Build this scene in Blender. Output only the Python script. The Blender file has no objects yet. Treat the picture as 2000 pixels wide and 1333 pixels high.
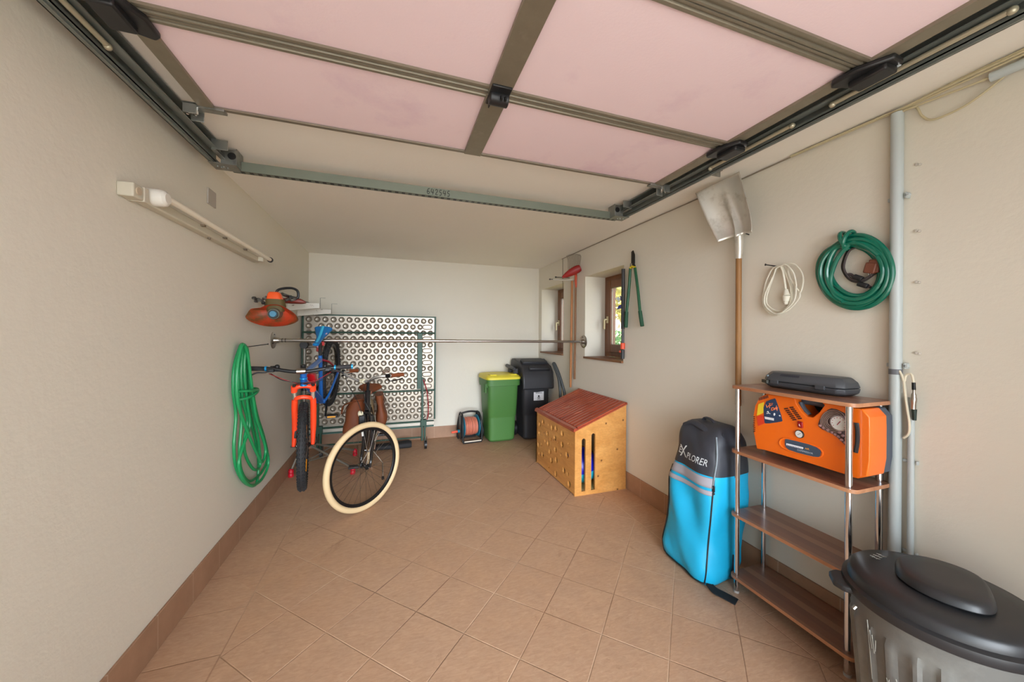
import bpy, bmesh, math, random
from mathutils import Vector, Matrix, noise
random.seed(7)
sc = bpy.context.scene
col = sc.collection

# ------------------------------------------------------------------ camera, daylight, exposure
FPX, YAW, CYP, ROLL, CAMH = 690.9, 0.322, 654.17, 0.0073, 1.42
cam_d = bpy.data.cameras.new('camera')
cam = bpy.data.objects.new('camera', cam_d)
col.objects.link(cam)
cam_d.sensor_fit = 'HORIZONTAL'
cam_d.sensor_width = 36.0
cam_d.lens = 36.0 * FPX / 2000.0
cam_d.shift_y = -(666.5 - CYP) / 2000.0
cam_d.clip_start = 0.02
cam.matrix_world = (Matrix.Translation((0, 0, CAMH)) @ Matrix.Rotation(-YAW, 4, 'Z')
                    @ Matrix.Rotation(math.pi / 2, 4, 'X') @ Matrix.Rotation(ROLL, 4, 'Z'))
sc.camera = cam

world = bpy.data.worlds.new('daylight_sky')
sc.world = world
world.use_nodes = True
wn = world.node_tree.nodes
wn.clear()
wo = wn.new('ShaderNodeOutputWorld')
wb = wn.new('ShaderNodeBackground')
SKY_BASE, SKY_LOBE, SKY_POW = 0.45, 29.0, 9.0
# an overcast sky with one bright, cool quarter low in front of the open garage
wtc = wn.new('ShaderNodeTexCoord')
wdot = wn.new('ShaderNodeVectorMath')
wdot.operation = 'DOT_PRODUCT'
wdot.inputs[1].default_value = Vector((-0.06, -0.97, 0.06)).normalized()
world.node_tree.links.new(wtc.outputs['Generated'], wdot.inputs[0])
wmx = wn.new('ShaderNodeMath')
wmx.operation = 'MAXIMUM'
wmx.inputs[1].default_value = 0.0
world.node_tree.links.new(wdot.outputs['Value'], wmx.inputs[0])
wpw = wn.new('ShaderNodeMath')
wpw.operation = 'POWER'
wpw.inputs[1].default_value = SKY_POW
world.node_tree.links.new(wmx.outputs[0], wpw.inputs[0])
wma = wn.new('ShaderNodeMath')
wma.operation = 'MULTIPLY_ADD'
wma.inputs[1].default_value = SKY_LOBE
wma.inputs[2].default_value = SKY_BASE
world.node_tree.links.new(wpw.outputs[0], wma.inputs[0])
wcm = wn.new('ShaderNodeMix')
wcm.data_type = 'RGBA'
wcm.inputs[6].default_value = (0.86, 0.96, 1.03, 1)
wcm.inputs[7].default_value = (0.84, 0.91, 0.99, 1)
world.node_tree.links.new(wpw.outputs[0], wcm.inputs[0])
world.node_tree.links.new(wcm.outputs[2], wb.inputs['Color'])
world.node_tree.links.new(wma.outputs[0], wb.inputs['Strength'])
world.node_tree.links.new(wb.outputs[0], wo.inputs[0])

# light portals at the garage opening and the two windows: they only guide sky sampling
def portal(name, loc, rot, sx, sy):
    d = bpy.data.lights.new(name, 'AREA')
    d.shape = 'RECTANGLE'
    d.size, d.size_y = sx, sy
    d.cycles.is_portal = True
    o = bpy.data.objects.new(name, d)
    col.objects.link(o)
    o.location = loc
    o.rotation_euler = rot
portal('opening_portal', (0.42, -0.36, 1.08), (math.pi / 2, 0, 0), 2.34, 2.12)
portal('window_portal', (2.42, 3.2, 1.64), (0, math.pi / 2, 0), 0.9, 0.7)
portal('window_portal', (2.42, 4.455, 1.64), (0, math.pi / 2, 0), 0.9, 0.7)

sun_d = bpy.data.lights.new('sun', 'SUN')
sun_d.energy = 26.0
sun_d.angle = math.radians(2)
sun_d.color = (0.96, 0.97, 0.97)
sun = bpy.data.objects.new('sun', sun_d)
col.objects.link(sun)
sun.rotation_euler = (math.radians(-4), math.radians(-32), 0)

sc.view_settings.view_transform = 'Standard'
sc.view_settings.look = 'None'
sc.view_settings.gamma = 1.0
sc.view_settings.exposure = -0.1
sc.cycles.max_bounces = 12
sc.cycles.diffuse_bounces = 8
sc.cycles.sample_clamp_indirect = 12.0
sc.cycles.caustics_reflective = False
sc.cycles.caustics_refractive = False

# ------------------------------------------------------------------ room measures
XL, XR, YB, YF, H, HB = -1.0, 2.063, 4.921, -0.36, 2.412, 0.157
DZ = 2.35            # underside of the raised door and its rails

def at(px, py, ax, val):
    """the point of plane x|y|z = val that a measuring sight line reaches"""
    x, y = px - 1000.0, py - CYP
    c, s = math.cos(ROLL), math.sin(ROLL)
    x, y = x * c - y * s, x * s + y * c
    r, u = x / FPX, -y / FPX
    c, s = math.cos(YAW), math.sin(YAW)
    d = Vector((c * r + s, -s * r + c, u))
    o = Vector((0, 0, CAMH))
    i = 'xyz'.index(ax)
    return o + d * ((val - o[i]) / d[i])

# ------------------------------------------------------------------ materials
def lin(c):
    out = []
    for v in c:
        v = v / 255.0
        out.append(v / 12.92 if v <= 0.04045 else ((v + 0.055) / 1.055) ** 2.4)
    return tuple(out) + (1.0,)

class NT:
    def __init__(s, name):
        s.m = bpy.data.materials.new(name)
        s.m.use_nodes = True
        s.t = s.m.node_tree
        s.p = s.t.nodes['Principled BSDF']
    def n(s, typ, **kw):
        nd = s.t.nodes.new(typ)
        for k, v in kw.items():
            setattr(nd, k, v)
        return nd
    def l(s, a, b):
        s.t.links.new(a, b)
    def setin(s, sock, v):
        if hasattr(v, 'is_output'):
            s.l(v, sock)
        else:
            sock.default_value = v
    def math(s, op, a, b=0.0, c=0.0, clamp=False):
        nd = s.n('ShaderNodeMath', operation=op, use_clamp=clamp)
        for i, v in enumerate((a, b, c)):
            s.setin(nd.inputs[i], v)
        return nd.outputs[0]
    def mix(s, f, a, b, mode='MIX'):
        nd = s.n('ShaderNodeMix', data_type='RGBA', blend_type=mode)
        s.setin(nd.inputs['Factor'], f)
        s.setin(nd.inputs[6], a)
        s.setin(nd.inputs[7], b)
        return nd.outputs[2]
    def pos(s):
        return s.n('ShaderNodeNewGeometry').outputs['Position']
    def obj(s):
        return s.n('ShaderNodeTexCoord').outputs['Object']
    def noise(s, vec, scale, detail=3.0, rough=0.5, dist=0.0):
        nd = s.n('ShaderNodeTexNoise')
        s.l(vec, nd.inputs['Vector'])
        nd.inputs['Scale'].default_value = scale
        nd.inputs['Detail'].default_value = detail
        nd.inputs['Roughness'].default_value = rough
        nd.inputs['Distortion'].default_value = dist
        return nd.outputs['Fac']
    def ramp(s, f, stops):
        nd = s.n('ShaderNodeValToRGB')
        e = nd.color_ramp.elements
        while len(e) < len(stops):
            e.new(0.5)
        for i, (p, c) in enumerate(stops):
            e[i].position = p
            e[i].color = c
        s.l(f, nd.inputs[0])
        return nd.outputs[0]
    def maprange(s, f, a, b, c=0.0, d=1.0):
        nd = s.n('ShaderNodeMapRange')
        s.setin(nd.inputs[0], f)
        for i, v in enumerate((a, b, c, d)):
            nd.inputs[i + 1].default_value = v
        return nd.outputs[0]
    def bump(s, h, strength=0.2, dist=0.01):
        nd = s.n('ShaderNodeBump')
        nd.inputs['Strength'].default_value = strength
        nd.inputs['Distance'].default_value = dist
        s.l(h, nd.inputs['Height'])
        s.l(nd.outputs[0], s.p.inputs['Normal'])
    def color(s, v):
        s.setin(s.p.inputs['Base Color'], v)

MATS = {}
def mat(name, rgb, rough=0.5, metal=0.0, var=0.0, vscale=8.0, bump=0.0, bscale=60.0, coat=0.0, trans=0.0, dirt=None, dscale=5.0, dlo=0.5, dhi=0.75):
    if name in MATS:
        return MATS[name]
    t = NT(name)
    c = lin(rgb)
    v = c
    if var > 0:
        f = t.noise(t.obj(), vscale, 4.0, 0.6)
        v = t.mix(f, tuple(x * (1 - var) for x in c[:3]) + (1,), tuple(min(1, x * (1 + var)) for x in c[:3]) + (1,))
    if dirt:
        f = t.maprange(t.noise(t.obj(), dscale, 6.0, 0.65), dlo, dhi)
        v = t.mix(f, v, lin(dirt))
    t.color(v)
    t.p.inputs['Roughness'].default_value = rough
    t.p.inputs['Metallic'].default_value = metal
    t.p.inputs['Coat Weight'].default_value = coat
    t.p.inputs['Transmission Weight'].default_value = trans
    if bump > 0:
        t.bump(t.noise(t.obj(), bscale, 4.0, 0.6), bump, 0.004)
    MATS[name] = t.m
    return t.m

def make_plaster(name, rgb):
    t = NT(name)
    p = t.pos()
    f = t.noise(p, 1.3, 4.0, 0.55)
    c = lin(rgb)
    t.color(t.mix(f, tuple(x * 0.965 for x in c[:3]) + (1,), tuple(min(1, x * 1.02) for x in c[:3]) + (1,)))
    t.p.inputs['Roughness'].default_value = 0.9
    n1 = t.noise(p, 26.0, 5.0, 0.62)
    t.bump(n1, 0.10, 0.02)
    MATS[name] = t.m
    return t.m

def make_tiles():
    t = NT('terracotta_tiles')
    sep = t.n('ShaderNodeSeparateXYZ')
    t.l(t.pos(), sep.inputs[0])
    x, y = sep.outputs[0], sep.outputs[1]
    pitch = 0.2925
    def frac_edge(v, off):
        w = t.math('DIVIDE', t.math('SUBTRACT', v, off), pitch)
        fl = t.math('FLOOR', w)
        fr = t.math('SUBTRACT', w, fl)
        e = t.math('MULTIPLY', t.math('MINIMUM', fr, t.math('SUBTRACT', 1.0, fr)), pitch)
        return fl, e
    k = 1 / math.sqrt(2)
    u = t.math('MULTIPLY', t.math('ADD', x, y), k)
    v = t.math('MULTIPLY', t.math('SUBTRACT', y, x), k)
    fu, eu = frac_edge(u, 1.112)
    fv, ev = frac_edge(v, 0.36)
    fx, ex = frac_edge(x, -0.715)
    fy, ey = frac_edge(y, 1.883)
    # border row along the walls
    left = t.math('LESS_THAN', x, -0.715)
    right = t.math('GREATER_THAN', x, 1.775)
    back = t.math('GREATER_THAN', y, 4.635)
    border = t.math('MAXIMUM', t.math('MAXIMUM', left, right), back)
    dl = t.math('ABSOLUTE', t.math('SUBTRACT', x, -0.715))
    dr = t.math('ABSOLUTE', t.math('SUBTRACT', x, 1.775))
    db = t.math('ABSOLUTE', t.math('SUBTRACT', y, 4.635))
    d_line = t.math('MINIMUM', t.math('MINIMUM', dl, dr), db)
    d_diag = t.math('MINIMUM', eu, ev)
    lr = t.math('MAXIMUM', left, right)
    d_bord = t.math('ADD', t.math('MULTIPLY', lr, ey), t.math('MULTIPLY', t.math('SUBTRACT', 1.0, lr), ex))
    d_in = t.math('ADD', t.math('MULTIPLY', border, d_bord), t.math('MULTIPLY', t.math('SUBTRACT', 1.0, border), d_diag))
    d = t.math('MINIMUM', d_in, d_line)
    grout = t.maprange(d, 0.0012, 0.0034, 1.0, 0.0)
    cell = t.n('ShaderNodeCombineXYZ')
    t.l(t.math('ADD', fu, t.math('MULTIPLY', border, fy)), cell.inputs[0])
    t.l(t.math('ADD', fv, t.math('MULTIPLY', border, t.math('ADD', fx, 40.0))), cell.inputs[1])
    wn_ = t.n('ShaderNodeTexWhiteNoise', noise_dimensions='3D')
    t.l(cell.outputs[0], wn_.inputs['Vector'])
    rnd = wn_.outputs['Value']
    P = t.pos()
    big = t.noise(P, 0.9, 5.0, 0.6)
    mid = t.noise(P, 7.0, 6.0, 0.65, 0.4)
    mp = t.n('ShaderNodeMapping')
    mp.inputs['Rotation'].default_value = (0, 0, math.radians(20))
    mp.inputs['Scale'].default_value = (1.0, 3.2, 1.0)
    t.l(P, mp.inputs[0])
    brush = t.noise(mp.outputs[0], 26.0, 5.0, 0.6, 0.8)
    base = t.mix(t.maprange(rnd, 0, 1, 0.2, 0.8), lin((204, 166, 134)), lin((196, 155, 122)))
    base = t.mix(t.maprange(mid, 0.35, 0.7), base, lin((188, 152, 124)))
    base = t.mix(t.maprange(big, 0.35, 0.65, 0.0, 0.4), base, lin((206, 174, 148)))
    base = t.mix(t.maprange(brush, 0.3, 0.75, 0.0, 0.45), base, lin((152, 112, 82)))
    spots = t.maprange(t.noise(P, 3.6, 7.0, 0.72, 1.5), 0.61, 0.74, 0.0, 0.55)
    base = t.mix(spots, base, lin((126, 90, 60)))
    dark_g = t.maprange(t.noise(P, 0.85, 2.0, 0.5), 0.53, 0.6)
    gcol = t.mix(dark_g, t.mix(t.maprange(t.noise(P, 1.4, 2.0), 0.42, 0.58), lin((222, 190, 160)), lin((146, 108, 80))), lin((84, 58, 40)))
    gfac = t.math('MULTIPLY', grout, t.maprange(t.noise(P, 3.0, 3.0), 0.35, 0.62, 0.3, 0.85))
    t.color(t.mix(gfac, base, gcol))
    t.p.inputs['Roughness'].default_value = 0.62
    h = t.math('ADD', t.math('MULTIPLY', brush, 0.35), t.math('MULTIPLY', t.math('SUBTRACT', 1.0, grout), 1.0))
    t.bump(h, 0.5, 0.004)
    return t.m

def make_skirting():
    t = NT('skirting_tiles')
    sep = t.n('ShaderNodeSeparateXYZ')
    t.l(t.pos(), sep.inputs[0])
    nrm = t.n('ShaderNodeSeparateXYZ')
    t.l(t.n('ShaderNodeNewGeometry').outputs['Normal'], nrm.inputs[0])
    ay = t.math('GREATER_THAN', t.math('ABSOLUTE', nrm.outputs[1]), 0.5)
    a = t.math('ADD', t.math('MULTIPLY', ay, sep.outputs[0]), t.math('MULTIPLY', t.math('SUBTRACT', 1.0, ay), sep.outputs[1]))
    w = t.math('DIVIDE', t.math('ADD', a, 10.0), 0.2925)
    fr = t.math('FRACT', w)
    e = t.math('MULTIPLY', t.math('MINIMUM', fr, t.math('SUBTRACT', 1.0, fr)), 0.2925)
    g = t.maprange(e, 0.0012, 0.003, 1.0, 0.0)
    P = t.pos()
    base = t.mix(t.noise(P, 5.0, 6.0, 0.65), lin((140, 104, 80)), lin((182, 144, 116)))
    t.color(t.mix(t.math('MULTIPLY', g, 0.7), base, lin((190, 165, 142))))
    t.p.inputs['Roughness'].default_value = 0.6
    t.bump(t.noise(P, 60.0, 4.0), 0.15, 0.003)
    return t.m

def make_wood(name, c1, c2, axis=(1, 1, 1), scale=6.0, rough=0.5, knots=False, coat=0.0, planks=None):
    """wood grain running along the axis whose scale is smallest"""
    t = NT(name)
    mp = t.n('ShaderNodeMapping')
    t.l(t.pos(), mp.inputs[0])
    mp.inputs['Scale'].default_value = axis
    f = t.noise(mp.outputs[0], scale, 6.0, 0.6, 0.6)
    f2 = t.noise(mp.outputs[0], scale * 7, 4.0, 0.6)
    c = t.mix(t.maprange(f, 0.3, 0.7), lin(c1), lin(c2))
    c = t.mix(t.maprange(f2, 0.35, 0.75, 0.0, 0.35), c, tuple(x * 0.55 for x in lin(c1)[:3]) + (1,))
    if planks:
        ax, size, cols = planks
        sep = t.n('ShaderNodeSeparateXYZ')
        t.l(t.pos(), sep.inputs[0])
        w = t.math('DIVIDE', sep.outputs[ax], size)
        wn_ = t.n('ShaderNodeTexWhiteNoise', noise_dimensions='1D')
        t.l(t.math('FLOOR', w), wn_.inputs['W'])
        cc = t.ramp(wn_.outputs['Value'], [(i / max(1, len(cols) - 1), lin(k)) for i, k in enumerate(cols)])
        c = t.mix(0.75, c, cc)
    if knots:
        ks = t.n('ShaderNodeSeparateXYZ')
        t.l(t.pos(), ks.inputs[0])
        kc = t.n('ShaderNodeCombineXYZ')
        t.l(t.math('ADD', ks.outputs[0], ks.outputs[1]), kc.inputs[0])
        t.l(ks.outputs[2], kc.inputs[1])
        v = t.n('ShaderNodeTexVoronoi', voronoi_dimensions='2D')
        v.inputs['Scale'].default_value = 4.3
        t.l(kc.outputs[0], v.inputs['Vector'])
        c = t.mix(t.maprange(v.outputs['Distance'], 0.02, 0.055, 0.9, 0.0), c, lin((92, 48, 18)))
    t.color(c)
    t.p.inputs['Roughness'].default_value = rough
    t.p.inputs['Coat Weight'].default_value = coat
    t.bump(f2, 0.08, 0.002)
    MATS[name] = t.m
    return t.m

PLASTER = make_plaster('cream_plaster', (222, 216, 202))
CEILP = make_plaster('ceiling_plaster', (242, 238, 230))
TILES = make_tiles()
SKIRT = make_skirting()
M_GALV = mat('galvanised_steel', (158, 160, 155), 0.42, 0.85, 0.12, 20.0, 0.05, 40, dirt=(108, 110, 106), dscale=14)
M_RAIL = mat('dark_galvanised_rail', (138, 144, 140), 0.4, 0.6, 0.1, 6.0)
M_STEEL = mat('aged_steel_strip', (146, 138, 122), 0.5, 0.6, 0.16, 22.0, dirt=(160, 150, 134), dscale=18, dlo=0.6, dhi=0.8)
M_CHROME = mat('chrome', (225, 225, 228), 0.12, 1.0)
M_BRUSH = mat('brushed_steel', (186, 180, 172), 0.28, 1.0)
M_BLACK = mat('black_plastic', (30, 30, 32), 0.42)
M_RUBBER = mat('black_rubber', (38, 38, 40), 0.75, bump=0.3, bscale=90)
M_WIREBLK = mat('black_steel', (28, 28, 30), 0.35, 0.4)
M_WHITEPL = mat('ivory_plastic', (198, 191, 172), 0.45)
M_PINK = mat('pink_foam_board', (240, 216, 222), 0.85, 0, 0.025, 2.2, 0.12, 120, dirt=(228, 200, 212), dscale=2.4, dlo=0.55, dhi=0.72)

# ------------------------------------------------------------------ mesh builder
def catmull(pts, n=6, closed=False):
    pts = [Vector(p) for p in pts]
    if len(pts) < 3:
        return pts
    out = []
    N = len(pts)
    segs = N if closed else N - 1
    for i in range(segs):
        if closed:
            p0, p1, p2, p3 = pts[(i - 1) % N], pts[i], pts[(i + 1) % N], pts[(i + 2) % N]
        else:
            p1, p2 = pts[i], pts[i + 1]
            p0 = pts[i - 1] if i > 0 else p1 * 2 - p2
            p3 = pts[i + 2] if i + 2 < N else p2 * 2 - p1
        for k in range(n):
            t = k / n
            out.append(0.5 * ((2 * p1) + (p2 - p0) * t + (2 * p0 - 5 * p1 + 4 * p2 - p3) * t * t + (3 * p1 - 3 * p2 + p3 - p0) * t ** 3))
    if not closed:
        out.append(pts[-1])
    return out

class B:
    def __init__(s, M=None):
        s.v, s.f = [], []
        s.M = M or Matrix()
    def add(s, vs, fs):
        o = len(s.v)
        s.v += [s.M @ Vector(p) for p in vs]
        s.f += [tuple(i + o for i in f) for f in fs]
        return s
    def box(s, c, d, rot=None):
        R = rot if rot is not None else Matrix.Identity(3)
        c = Vector(c)
        vs = [c + R @ Vector((x * d[0] / 2, y * d[1] / 2, z * d[2] / 2)) for x in (-1, 1) for y in (-1, 1) for z in (-1, 1)]
        return s.add(vs, [(0, 1, 3, 2), (4, 6, 7, 5), (0, 4, 5, 1), (2, 3, 7, 6), (0, 2, 6, 4), (1, 5, 7, 3)])
    def bb(s, x0, x1, y0, y1, z0, z1):
        return s.box(((x0 + x1) / 2, (y0 + y1) / 2, (z0 + z1) / 2), (abs(x1 - x0), abs(y1 - y0), abs(z1 - z0)))
    def frame(s, a, b):
        d = (Vector(b) - Vector(a)).normalized()
        h = Vector((0, 0, 1)) if abs(d.z) < 0.9 else Vector((1, 0, 0))
        x = d.cross(h).normalized()
        return d, x, d.cross(x).normalized()
    def cyl(s, a, b, r, r2=None, n=16, caps=True):
        a, b = Vector(a), Vector(b)
        r2 = r if r2 is None else r2
        d, x, y = s.frame(a, b)
        vs = []
        for p, rr in ((a, r), (b, r2)):
            for i in range(n):
                t = 2 * math.pi * i / n
                vs.append(p + (x * math.cos(t) + y * math.sin(t)) * rr)
        fs = [(i, (i + 1) % n, n + (i + 1) % n, n + i) for i in range(n)]
        if caps:
            fs += [tuple(range(n))[::-1], tuple(range(n, 2 * n))]
        return s.add(vs, fs)
    def tube(s, pts, r, n=8, smooth=6, closed=False, radii=None, flat=None):
        if smooth:
            pp = catmull(pts, smooth, closed)
        else:
            pp = [Vector(p) for p in pts]
        N = len(pp)
        if radii:
            rr = []
            for i in range(N):
                t = i / (N - 1) * (len(radii) - 1)
                k = min(int(t), len(radii) - 2)
                rr.append(radii[k] * (1 - (t - k)) + radii[k + 1] * (t - k))
        else:
            rr = [r] * N
        d0 = (pp[1] - pp[0]).normalized()
        h = Vector((0, 0, 1)) if abs(d0.z) < 0.9 else Vector((1, 0, 0))
        x = d0.cross(h).normalized()
        vs = []
        for i in range(N):
            if closed:
                d = (pp[(i + 1) % N] - pp[i - 1]).normalized()
            else:
                d = (pp[min(i + 1, N - 1)] - pp[max(i - 1, 0)])
                d = d.normalized() if d.length > 1e-9 else d0
            x = (x - d * x.dot(d))
            x = x.normalized() if x.length > 1e-6 else d.orthogonal().normalized()
            y = d.cross(x)
            for k in range(n):
                t = 2 * math.pi * k / n
                vs.append(pp[i] + (x * math.cos(t) + y * math.sin(t) * (flat or 1.0)) * rr[i])
        fs = []
        segs = N if closed else N - 1
        for i in range(segs):
            j = (i + 1) % N
            for k in range(n):
                k2 = (k + 1) % n
                fs.append((i * n + k, i * n + k2, j * n + k2, j * n + k))
        if not closed:
            fs += [tuple(range(n))[::-1], tuple(range((N - 1) * n, N * n))]
        return s.add(vs, fs)
    def lathe(s, o, axis, prof, n=32, closed=False):
        o, d = Vector(o), Vector(axis).normalized()
        h = Vector((0, 0, 1)) if abs(d.z) < 0.9 else Vector((1, 0, 0))
        x = d.cross(h).normalized()
        y = d.cross(x)
        vs = []
        for r, z in prof:
            for k in range(n):
                t = 2 * math.pi * k / n
                vs.append(o + d * z + (x * math.cos(t) + y * math.sin(t)) * max(r, 1e-5))
        m = len(prof)
        fs = []
        for i in range(m if closed else m - 1):
            j = (i + 1) % m
            for k in range(n):
                k2 = (k + 1) % n
                fs.append((i * n + k, i * n + k2, j * n + k2, j * n + k))
        if not closed:
            fs += [tuple(range(n))[::-1], tuple(range((m - 1) * n, m * n))]
        return s.add(vs, fs)
    def torus(s, o, axis, R, r, n=48, m=10, flat=1.0):
        prof = [(R + r * math.cos(2 * math.pi * i / m), flat * r * math.sin(2 * math.pi * i / m)) for i in range(m)]
        return s.lathe(o, axis, prof, n, True)
    def loft(s, rings, caps=True):
        n = len(rings[0])
        vs = [p for r in rings for p in r]
        fs = []
        for i in range(len(rings) - 1):
            for k in range(n):
                k2 = (k + 1) % n
                fs.append((i * n + k, i * n + k2, (i + 1) * n + k2, (i + 1) * n + k))
        if caps:
            fs += [tuple(range(n))[::-1], tuple(range((len(rings) - 1) * n, len(rings) * n))]
        return s.add(vs, fs)
    def prism(s, poly, vec):
        vec = Vector(vec)
        n = len(poly)
        vs = [Vector(p) for p in poly] + [Vector(p) + vec for p in poly]
        fs = [tuple(range(n))[::-1], tuple(range(n, 2 * n))] + [(i, (i + 1) % n, n + (i + 1) % n, n + i) for i in range(n)]
        return s.add(vs, fs)
    def ball(s, c, r, n=16, m=10, sc_=(1, 1, 1)):
        rings = []
        for i in range(1, m):
            a = math.pi * i / m
            rings.append([Vector(c) + Vector((math.sin(a) * math.cos(2 * math.pi * k / n) * r * sc_[0], math.sin(a) * math.sin(2 * math.pi * k / n) * r * sc_[1], -math.cos(a) * r * sc_[2])) for k in range(n)])
        return s.loft(rings)
    def done(s, name, m, parent=None, bevel=0.0, seg=2, ang=35):
        me = bpy.data.meshes.new(name)
        me.from_pydata([tuple(p) for p in s.v], [], s.f)
        bm = bmesh.new()
        bm.from_mesh(me)
        bmesh.ops.recalc_face_normals(bm, faces=bm.faces)
        bm.to_mesh(me)
        bm.free()
        me.materials.append(m)
        me.polygons.foreach_set('use_smooth', [True] * len(me.polygons))
        me.set_sharp_from_angle(angle=math.radians(ang))
        o = bpy.data.objects.new(name, me)
        col.objects.link(o)
        if parent:
            o.parent = parent
            o.matrix_parent_inverse = WORLD[parent.name].inverted()
        WORLD[o.name] = Matrix()
        if bevel > 0:
            md = o.modifiers.new('bevel', 'BEVEL')
            md.width = bevel
            md.segments = seg
            md.limit_method = 'ANGLE'
            md.angle_limit = math.radians(40)
            md.harden_normals = False
        return o
WORLD = {}

def tag(o, label=None, cat=None, group=None, kind=None):
    if label: o['label'] = label
    if cat: o['category'] = cat
    if group: o['group'] = group
    if kind: o['kind'] = kind
    return o

def thing(name, loc, label, cat, group=None):
    o = bpy.data.objects.new(name, None)
    o.empty_display_size = 0.05
    col.objects.link(o)
    o.location = loc
    WORLD[o.name] = Matrix.Translation(loc)
    return tag(o, label, cat, group)

def rr_ring(c, hx, hy, n=32, p=4.0, ax=Vector((1, 0, 0)), ay=Vector((0, 1, 0))):
    """rounded rectangle ring (superellipse)"""
    out = []
    for k in range(n):
        t = 2 * math.pi * k / n
        ct, st = math.cos(t), math.sin(t)
        out.append(Vector(c) + ax * (hx * math.copysign(abs(ct) ** (2 / p), ct)) + ay * (hy * math.copysign(abs(st) ** (2 / p), st)))
    return out

def text_mesh(name, txt, size, M, m, parent, extrude=0.0006, shear=0.0, align='CENTER', sx=1.0):
    cu = bpy.data.curves.new(name, 'FONT')
    cu.body = txt
    cu.size = size
    cu.extrude = extrude
    cu.shear = shear
    cu.align_x = align
    cu.align_y = 'CENTER'
    cu.resolution_u = 2
    tmp = bpy.data.objects.new('tmp', cu)
    col.objects.link(tmp)
    dg = bpy.context.evaluated_depsgraph_get()
    me = bpy.data.meshes.new_from_object(tmp.evaluated_get(dg))
    bpy.data.objects.remove(tmp)
    me.transform(M @ Matrix.Diagonal((sx, 1, 1, 1)))
    me.materials.clear()
    me.materials.append(m)
    o = bpy.data.objects.new(name, me)
    col.objects.link(o)
    o.parent = parent
    o.matrix_parent_inverse = WORLD[parent.name].inverted()
    WORLD[o.name] = Matrix()
    return o

def basis(o, x, y):
    x = Vector(x).normalized()
    y = Vector(y)
    y = (y - x * y.dot(x)).normalized()
    z = x.cross(y)
    return Matrix.Translation(Vector(o)) @ Matrix((x, y, z)).transposed().to_4x4()

# ------------------------------------------------------------------ the room
tag(B().bb(XL - 0.3, XR + 0.36, YF - 0.3, YB + 0.3, -0.2, 0).done('floor', TILES), kind='structure')
tag(B().bb(XL - 0.3, XR + 0.36, YF - 0.3, YB + 0.3, H, H + 0.2).done('ceiling', CEILP), kind='structure')
tag(B().bb(XL - 0.3, XL, YF - 0.3, YB + 0.3, 0, H).done('wall_left', PLASTER), kind='structure')
tag(B().bb(XL, XR, YB, YB + 0.3, 0, H).done('wall_back', PLASTER), kind='structure')
DOORX0, DOORX1 = -0.765, 1.60
tag(B().bb(XL, DOORX0, YF - 0.3, YF, 0, H).bb(DOORX1, XR, YF - 0.3, YF, 0, H).bb(DOORX0, DOORX1, YF - 0.3, YF, 2.15, H).done('wall_front', PLASTER), kind='structure')
# right wall with the two deep window openings
WIN = [(2.845, 3.56), (4.10, 4.81)]
WZ0, WZ1 = 1.18, 2.09
b = B()
ys = [YF - 0.3, WIN[0][0], WIN[0][1], WIN[1][0], WIN[1][1], YB + 0.3]
for i in range(5):
    if i in (1, 3):
        b.bb(XR, XR + 0.36, ys[i], ys[i + 1], 0, WZ0 - 0.022)
        b.bb(XR, XR + 0.36, ys[i], ys[i + 1], WZ1, H)
    else:
        b.bb(XR, XR + 0.36, ys[i], ys[i + 1], 0, H)
tag(b.done('wall_right', PLASTER), kind='structure')
tag(B().bb(XL, XL + 0.011, YF, YB, 0, HB).done('baseboard_left', SKIRT, bevel=0.002), kind='structure')
tag(B().bb(XR - 0.011, XR, YF, YB, 0, HB).done('baseboard_right', SKIRT, bevel=0.002), kind='structure')
tag(B().bb(XL + 0.011, XR - 0.011, YB - 0.011, YB, 0, HB).done('baseboard_back', SKIRT, bevel=0.002), kind='structure')

M_WINW = make_wood('window_wood', (112, 64, 26), (138, 84, 38), (1, 1, 0.12), 9.0, 0.4, coat=0.3)
M_SILL = make_wood('sill_wood', (116, 74, 44), (146, 98, 62), (1, 0.12, 1), 9.0, 0.45)
gl = NT('window_glass')
gl.t.nodes.remove(gl.p)
gt = gl.n('ShaderNodeBsdfTransparent')
gg = gl.n('ShaderNodeBsdfGlossy')
gg.inputs['Roughness'].default_value = 0.02
gm = gl.n('ShaderNodeMixShader')
gm.inputs[0].default_value = 0.07
gl.l(gt.outputs[0], gm.inputs[1])
gl.l(gg.outputs[0], gm.inputs[2])
gl.l(gm.outputs[0], gl.t.nodes['Material Output'].inputs[0])
M_GLASS = gl.m

def ring_frame(b, x0, x1, y0, y1, z0, z1, w):
    b.bb(x0, x1, y0, y0 + w, z0, z1)
    b.bb(x0, x1, y1 - w, y1, z0, z1)
    b.bb(x0, x1, y0 + w, y1 - w, z0, z0 + w)
    b.bb(x0, x1, y0 + w, y1 - w, z1 - w, z1)

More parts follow.
